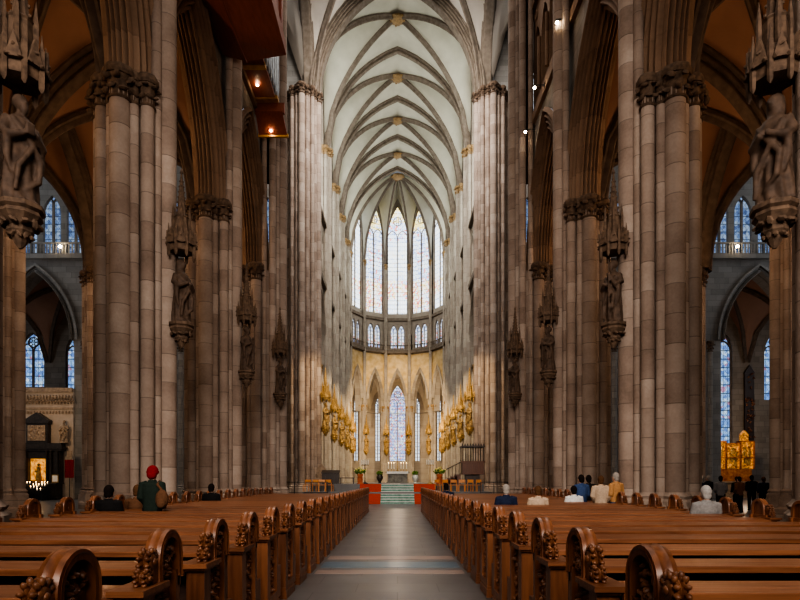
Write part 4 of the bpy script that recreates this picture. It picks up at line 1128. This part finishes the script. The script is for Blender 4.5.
# ------------------------------------------------------------------ organ hung on the left wall
og = thing('swallow_nest_organ', 'red brown organ case hung high on the left nave wall', 'organ', (-6.9, 22, 20))
b = MB()          # keeled underside
xl, xr, y0_, y1_, zb_ = -.07, 2.47, -4.35, .68, -1.6
b.add([(xl,y0_,zb_),(.9,y0_,zb_-.4),(xr,y0_,zb_),(xl,y1_,zb_),(.9,y1_-.03,zb_-.28),(xr,y1_,zb_),(.9,-.7,zb_-.45),(xl,y0_,zb_+.5),(xr,y0_,zb_+.5),(xl,y1_,zb_+.5),(xr,y1_,zb_+.5)],
      [(0,1,6,3),(1,2,5,6),(3,6,4),(6,5,4),(3,4,5,10,9),(7,8,10,9),(0,3,9,7),(2,5,10,8),(0,1,2,8,7)])
b.build('keeled_underside', 'red_wood', og, 0)
b = MB(); b.tube([(.9,y0_,zb_-.42),(.9,-.7,zb_-.47),(.9,y1_,zb_-.30)], .035, 6); b.build('keel_moulding', 'red_wood', og)
b = MB(); b.box(xl, xr-.1, y0_, y1_-.1, zb_+.5, 11)
for k in range(5): b.box(xr-.12, xr-.02, y0_+.2+1.0*k, y0_+.35+1.0*k, zb_+.5, 11)
b.build('organ_case', 'red_wood', og, 0); xl = -.12
b = MB(); b.box(xl, .98, 3.05, 5.9, 0, .12); b.box(xl+.02, 1.35, 5.95, 6.1, -.5, 0)
b.add([(-.05,5.9,-.45),(1.25,5.9,-.45),(1.35,6.65,-1.2),(-.05,6.65,-1.2),(-.05,5.9,-.3),(1.25,5.9,-.3),(1.35,6.65,-1.05),(-.05,6.65,-1.05)], [(0,1,2,3),(4,5,6,7),(0,1,5,4),(1,2,6,5),(2,3,7,6),(3,0,4,7)])
b.build('gallery_underside', 'red_wood', og, 0)
M['gilt_band'] = plain('gilded moulding', (.5,.27,.07), (.68,.40,.13), 6, .45, metal=.3)
for (y0_, y1_, z_, x1_) in ((3.35,3.65,-.06,1.0),(5.55,5.85,-.06,1.1),(6.62,6.74,-1.26,1.42)):
    b = MB(); b.box(-.1, x1_, y0_, y1_, z_, z_+.16); b.build('gilt_band', 'gilt_band', og, 0)
for (x_, y_, z_) in ((.36, 4.6, -.05), (.58, 6.45, -1.04)):
    b = MB(); b.ball((x_, y_, z_-.03), (.05,.05,.04), 10, 6); b.build('downlight', 'lamp', og)
for k in range(12):
    b = MB(); hh = 2.2+1.6*abs(math.sin(k*.55)); x_ = 1.0+.05*(k % 2); b.lathe([(.03,.12),(.085,.45),(.085,hh+.4)], 10, (x_, 3.2+.235*k, 0)); b.build('organ_pipe', 'steel', og)
# ------------------------------------------------------------------ small lamps on the right wall
for i, y in enumerate((22.9, 26.7, 29.0)):
    t = thing('wall_spotlight', 'small glowing spotlight on an arm high on the right wall, %s' % ('nearest', 'middle one', 'farthest')[i], 'lamp', (6.88, y if i < 2 else 28.6, 20.0 if i < 2 else 19.1), 0, 'spotlights on the right wall')
    b = MB(); b.tube([(0,0,0),(-.45,0,.0)], .022, 6); b.box(-.03,.0,-.06,.06,-.08,.08); b.build('arm', 'iron', t)
    b = MB(); b.lathe([(.03,0),(.06,.03),(.06,.12)], 10, (-.47,0,-.14)); b.build('lamp_housing', 'iron', t)
    b = MB(); b.ball((-.47,-.03,-.15), .06, 10, 8); b.build('bulb', 'lamp', t)
for sg, side, x, y, z in ((-1,'left',-26.4,44.6,19.6),(1,'right',26.6,44.6,19.6)):
    t = thing('gallery_lamp', 'small lit lamp on the %s transept gallery ledge' % side, 'lamp', (x, y, z), 0)
    b = MB(); b.lathe([(.08,0),(.05,.1)], 8); b.build('lamp_foot', 'iron', t); b = MB(); b.ball((0,0,.2), .11, 10, 8); b.build('bulb', 'lamp', t)

# ------------------------------------------------------------------ left transept altar
b = MB(); b.box(-31.6, -25.6, 45.0, 45.5, 0, 8.75); sw = struct(b.build('wall_screen', 'plaster', None, 0), 'plastered screen wall behind the left altar')
b = MB(); b.box(-31.6,-25.6,44.85,45.0,8.45,8.8); b.box(-31.6,-25.6,44.9,45.0,7.1,7.25)
rr = random.Random(8)
for k in range(24):
    x = -31.5+.25*k; b.tube([(x,44.9,7.5),(x+.12,44.9,8.2),(x+.25,44.9,7.5)], .05, 5); b.ball((x+.12,44.9,7.75), .08, 6, 4)
    b.box(x,x+.12,44.9,45.0,6.75,6.95)
b.build('carved_frieze', 'relief', sw, 30)
la = thing('side_altar', 'black marble altarpiece with a glowing gold niche behind the left aisle', 'altar', (-27.95, 44.3, 0))
b = MB(); b.box(-1.5,1.75,-.5,.6,0,.18); b.box(-1.3,1.55,-.3,.6,.18,1.2); b.box(-1.45,1.7,-.45,.6,1.2,1.32); b.build('altar_table', 'black', la, 0)
b = MB(); b.box(-1.35,-.85,.1,.6,1.32,3.8); b.box(.55,1.65,.1,.6,1.32,3.8); b.box(-.85,.55,.1,.6,3.2,3.8); b.box(-1.5,1.85,-.05,.6,3.8,3.95); b.box(-1.6,1.95,-.15,.6,3.95,4.12); b.box(-1.45,1.8,0,.6,4.12,4.4); b.build('altarpiece_frame', 'black', la, 0)
for x_ in (-1.2, -.95, .68, 1.0, 1.5):
    b = MB(); b.lathe([(.1,1.32),(.085,1.45),(.08,3.6),(.12,3.8)], 10, (x_, .02, 0)); b.build('column', 'black', la)
b = MB(); b.box(-.85,.55,.45,.55,1.5,3.2); M['glow_gold'] = None
def glowgold(st_, lo, sc_):  # emission in the gilding stands in for light falling on it
    m, nt, out = new_mat('self-glowing gilding'); g = nt.nodes.new('ShaderNodeNewGeometry'); n = noise(nt, sc_, 4, g.outputs['Position'])
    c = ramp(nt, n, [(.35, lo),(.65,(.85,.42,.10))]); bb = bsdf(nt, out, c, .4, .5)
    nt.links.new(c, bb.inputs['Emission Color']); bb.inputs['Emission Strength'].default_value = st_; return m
M['glow_gold'] = glowgold(.75, (.40,.14,.02), 5); M['glow_panel'] = glowgold(.32, (.16,.05,.01), 6)
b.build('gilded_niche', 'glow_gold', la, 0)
b = MB(); b.lathe([(.2,1.5),(.22,1.7),(.12,2.3),(.16,2.5),(.05,2.65)], 14, (-.15,.35,0)); b.ball((-.15,.33,2.72), .11, 10, 8); b.ball((-.33,.3,2.2), .1, 8, 6); b.build('gilded_madonna', 'gold', la)
b = MB(); b.box(-1.05,.62,.2,.6,4.4,5.95); b.box(-1.2,.75,.1,.6,5.95,6.15); b.prism([(-1.25,6.15),(.8,6.15),(.3,6.5),(-.2,6.8),(-.7,6.5)], lambda x, z: (x,.1,z), lambda x, z: (x,.6,z)); b.build('altarpiece_upper', 'black', la, 0)
b = MB(); b.box(-.9,.47,.14,.2,4.6,5.8)
for k in range(26): b.ball((rr.uniform(-.8,.38), .14, rr.uniform(4.7,5.7)), (.1,.05,.13), 7, 5)
b.build('carved_relief', 'relief', la, 50)
t = thing('altar_statue', 'small grey stone statue beside the relief on the left altar', 'statue', (-26.15, 44.7, 4.4))
o = bpy.data.objects.new('figure', fig(2, 'statue')); C.objects.link(o); o.parent = t; o.material_slots[0].link = 'OBJECT'; o.material_slots[0].material = M['relief']; o.scale = (1.05,1,1.0)
t = thing('red_banner', 'narrow red banner with a pale top right of the left altar', 'banner', (-25.55, 44.4, 1.6))
b = MB(); b.box(-.02,.02,-.02,.02,-1.6,2.0); b.build('banner_pole', 'iron', t, 0); b = MB(); b.grid([[(-.35+.7*i/8, -.04+.03*math.sin(i*1.7), z) for i in range(9)] for z in (.1,.7,1.5)]); b.build('banner_cloth', 'red', t); b = MB(); b.box(-.2,.2,-.03,.0,1.5,2.2); b.build('banner_head', 'relief', t, 0)
t = thing('framed_picture', 'small pale framed picture standing on the left altar table', 'picture', (-26.55, 44.2, 1.324))
b = MB(); b.box(-.26,.26,-.02,.02,0,.62); b.build('picture_frame', 'gold', t, 0); b = MB(); b.box(-.2,.2,-.03,-.02,.07,.55); b.build('picture_sheet', 'white_cloth', t, 0)
t = thing('votive_rack', 'dark iron rack crowded with small votive candles before the left altar', 'candle rack', (-27.7, 42.6, 0))
b = MB()
for k in range(4): b.box(-1.5,1.5,-.6+.3*k,-.35+.3*k,.7+.16*k,.74+.16*k)
for x_ in (-1.4,0,1.4): b.box(x_-.03,x_+.03,-.5,.5,0,.72)
b.box(-1.5,1.5,.2,.26,0,1.2)
b.build('rack_frame', 'iron', t, 0)
for k in range(4):
    for q in range(13):
        if rr.random() < .35: continue
        x_ = -1.35+.22*q+rr.uniform(-.03,.03); y_ = -.48+.3*k
        b = MB(); b.lathe([(.04,0),(.04,.1)], 8, (x_, y_, .74+.16*k)); cb_ = b.build('votive_candle', 'candle', t); b = MB(); b.ball((x_, y_, .9+.16*k), (.02,.02,.045), 6, 5); b.build('flame', 'wax', cb_)
# ------------------------------------------------------------------ right golden altarpiece
ra = thing('winged_altarpiece', 'gilded winged altarpiece glowing below the tall blue window on the right', 'altar', (29.3, 50.0, 0))
b = MB(); b.box(-1.7,1.9,-.5,.5,0,1.3); b.box(-1.8,2.0,-.6,.5,1.3,1.45); b.build('altar_table', 'relief', ra, 0)
M['predella'] = plain('red brown predella', (.22,.05,.02), (.55,.25,.08), 4, .5); b = MB(); b.box(-1.5,1.6,-.3,.3,1.45,2.5); b.build('predella', 'predella', ra, 0)
for i, (x0, x1, z1) in enumerate(((-2.1,-.75,4.75),(-.6,.5,4.55),(.65,1.7,4.75))):
    b = MB(); b.box(x0-.1,x1+.1,-.42,-.34,3.45,3.55); b.box(x0-.1,x0,-.42,.2,2.5,z1+.15); b.box(x1,x1+.1,-.42,.2,2.5,z1+.15); b.box(x0-.1,x1+.1,-.42,.2,z1+.1,z1+.2); b.build('panel_frame', 'predella', ra, 0)
    b = MB(); b.box(x0,x1,-.25,.2,2.55,z1)
    b.box(x0-.04,x0+.06,-.32,.2,2.5,z1+.1); b.box(x1-.06,x1+.04,-.32,.2,2.5,z1+.1); b.box(x0,x1,-.32,.2,z1,z1+.12); o = b.build('gilded_panel', 'glow_panel', ra, 0)
    b = MB()
    for k in range(14): 
        px, pz = rr.uniform(x0+.2,x1-.2), rr.uniform(2.8,z1-.4); b.lathe([(.13,-.3),(.1,0),(.05,.12)], 8, (px,-.27,pz), 0, 1, .5); b.ball((px,-.3,pz+.18), .07, 7, 5)
    b.build('carved_figures', 'gold', o, 50)
b = MB(); b.box(.75,1.4,-.15,.15,4.9,5.5); b.prism([(.7,5.5),(1.45,5.5),(1.08,5.9)], lambda x, z: (x,-.15,z), lambda x, z: (x,.15,z)); b.build('gilded_crest', 'glow_panel', ra, 0)
b = MB(); b.lathe([(.18,4.9),(.2,5.1),(.1,5.6),(.13,5.8),(.04,5.95)], 10, (-1.4,0,0)); b.ball((-1.4,0,6.02), .1, 8, 6); b.build('crest_statue', 'red', ra)
t = thing('wall_epitaph', 'tall dark carved memorial on the wall right of the golden altarpiece', 'memorial', (32.6, 52.9, 5.2))
b = MB(); b.box(-.42,.42,-.12,.08,0,6.2); b.prism([(-.5,6.2),(.5,6.2),(0,7)], lambda x, z: (x,-.15,z), lambda x, z: (x,.05,z)); b.build('memorial_slab', 'dark_wood', t, 0)  # solid slab of the memorial with a gabled top, not a frame
b = MB()
for k in range(40): leafblob(b, (rr.uniform(-.4,.4), -.15, rr.uniform(.1,6.2)), .16, rr)
b.build('memorial_carving', 'carving', t, 60)

# ------------------------------------------------------------------ light
def area(name, loc, rot, sx, sy, e, col=(1,1,1), spread=180):
    l = bpy.data.lights.new(name, 'AREA'); l.shape = 'RECTANGLE'; l.size = sx; l.size_y = sy; l.energy = e; l.color = col; l.spread = math.radians(spread)
    o = bpy.data.objects.new(name, l); C.objects.link(o); o.location = loc; o.rotation_euler = rot; return o
def point(name, loc, e, col, r=.25):
    l = bpy.data.lights.new(name, 'POINT'); l.energy = e; l.color = col; l.shadow_soft_size = r
    o = bpy.data.objects.new(name, l); C.objects.link(o); o.location = loc; return o
def spot(name, loc, target, e, col, ang=60, r=.15, blend=.6):
    l = bpy.data.lights.new(name, 'SPOT'); l.energy = e; l.color = col; l.spot_size = math.radians(ang); l.spot_blend = blend; l.shadow_soft_size = r
    o = bpy.data.objects.new(name, l); C.objects.link(o); o.location = loc
    d = Vector(target)-Vector(loc); o.rotation_euler = d.to_track_quat('-Z', 'Y').to_euler(); return o
WARM = (1, .80, .60)
area('nave_fill', (0, 13, 30), (0, 0, 0), 10, 30, 1000, (1, .90, .80))  # added unseen overhead fill for the nave; no window stands here
area('west_fill', (0, -9, 11), (math.radians(76), 0, 0), 12, 8, 900, (1, .88, .78), 70)  # unseen panel added behind the camera; the west wall has no opening
area('crossing_fill', (0, 38.7, 41), (0, 0, 0), 9, 10, 2000, (1, .95, .88))  # unseen fill added under the crossing vault
l_ = area('crossing_choir_fill', (0, 35.5, 33.5), (0, 0, 0), 9, 5, 1250, (1, .96, .90), 120)  # extra unseen panel aimed at the choir piers to brighten them
l_.rotation_euler = (Vector((0, 64, 20))-Vector((0, 35.5, 33.5))).to_track_quat('-Z', 'Y').to_euler()
for sg in (-1, 1):
    area('transept_fill', (sg*38, 38, 22), (0, math.radians(sg*90), 0), 26, 12, 850, (.86, .93, 1))  # unseen panels added in the transept arms, not real openings
    for y in (12.5, 19.8, 26.7): point('aisle_fill', (sg*11.7, y, 12.5), 230, (1, .66, .40), .3)  # added point lights without fittings, warming aisle vaults and arch soffits
    for y in (20, 27): point('outer_aisle_fill', (sg*19.5, y, 11.5), 120, (1, .66, .40), .3)  # same kind of added unseen light for the outer aisles
    for y in EAST_Y: spot('choir_fill', (sg*2.5, y-6, 13.2), (sg*6.6, y, 6.5), 1700, (1, .76, .46), 70)  # unseen spots added to turn the choir piers golden
    point('altar_fill', (sg*(26.5 if sg < 0 else 28), 39.5 if sg < 0 else 46, 6.5), 260 if sg < 0 else 420, (1, .74, .5), .3)  # unseen point fill added before each side altar
spot('apse_fill', (0, 66, 13.5), (0, 84, 9), 9000, (1, .74, .42), 80)  # added spot with no fitting, brightening the lower apse
area('choir_top_fill', (0, 62, 40), (0, 0, 0), 6, 24, 150, (.9, 1, .96))  # weak unseen panel added to help the side windows light the choir
for i in (1, 3, 5): 
    p = chap[i](0, 4, 9); point('chapel_glow', p, 500, (1, .72, .42), .3)

w = bpy.data.worlds.new('World'); bpy.context.scene.world = w; w.use_nodes = True
w.node_tree.nodes['Background'].inputs[0].default_value = (.5, .55, .6, 1); w.node_tree.nodes['Background'].inputs[1].default_value = .3

# ------------------------------------------------------------------ camera
cam = bpy.data.cameras.new('camera'); co = bpy.data.objects.new('camera', cam); C.objects.link(co)
co.location = (0, 0, HC); co.rotation_euler = (PI/2, 0, 0)
cam.sensor_width = 36; cam.lens = 570/800*36; cam.shift_x = (400-397.5)/800; cam.shift_y = (481-300)/800
cam.clip_start = .05; cam.clip_end = 300
bpy.context.scene.camera = co
sc = bpy.context.scene
sc.view_settings.view_transform = 'AgX'
try: sc.view_settings.look = 'AgX - High Contrast'
except Exception: pass
sc.view_settings.exposure = 0.42
sc.cycles.max_bounces = 6; sc.cycles.diffuse_bounces = 4; sc.cycles.glossy_bounces = 3
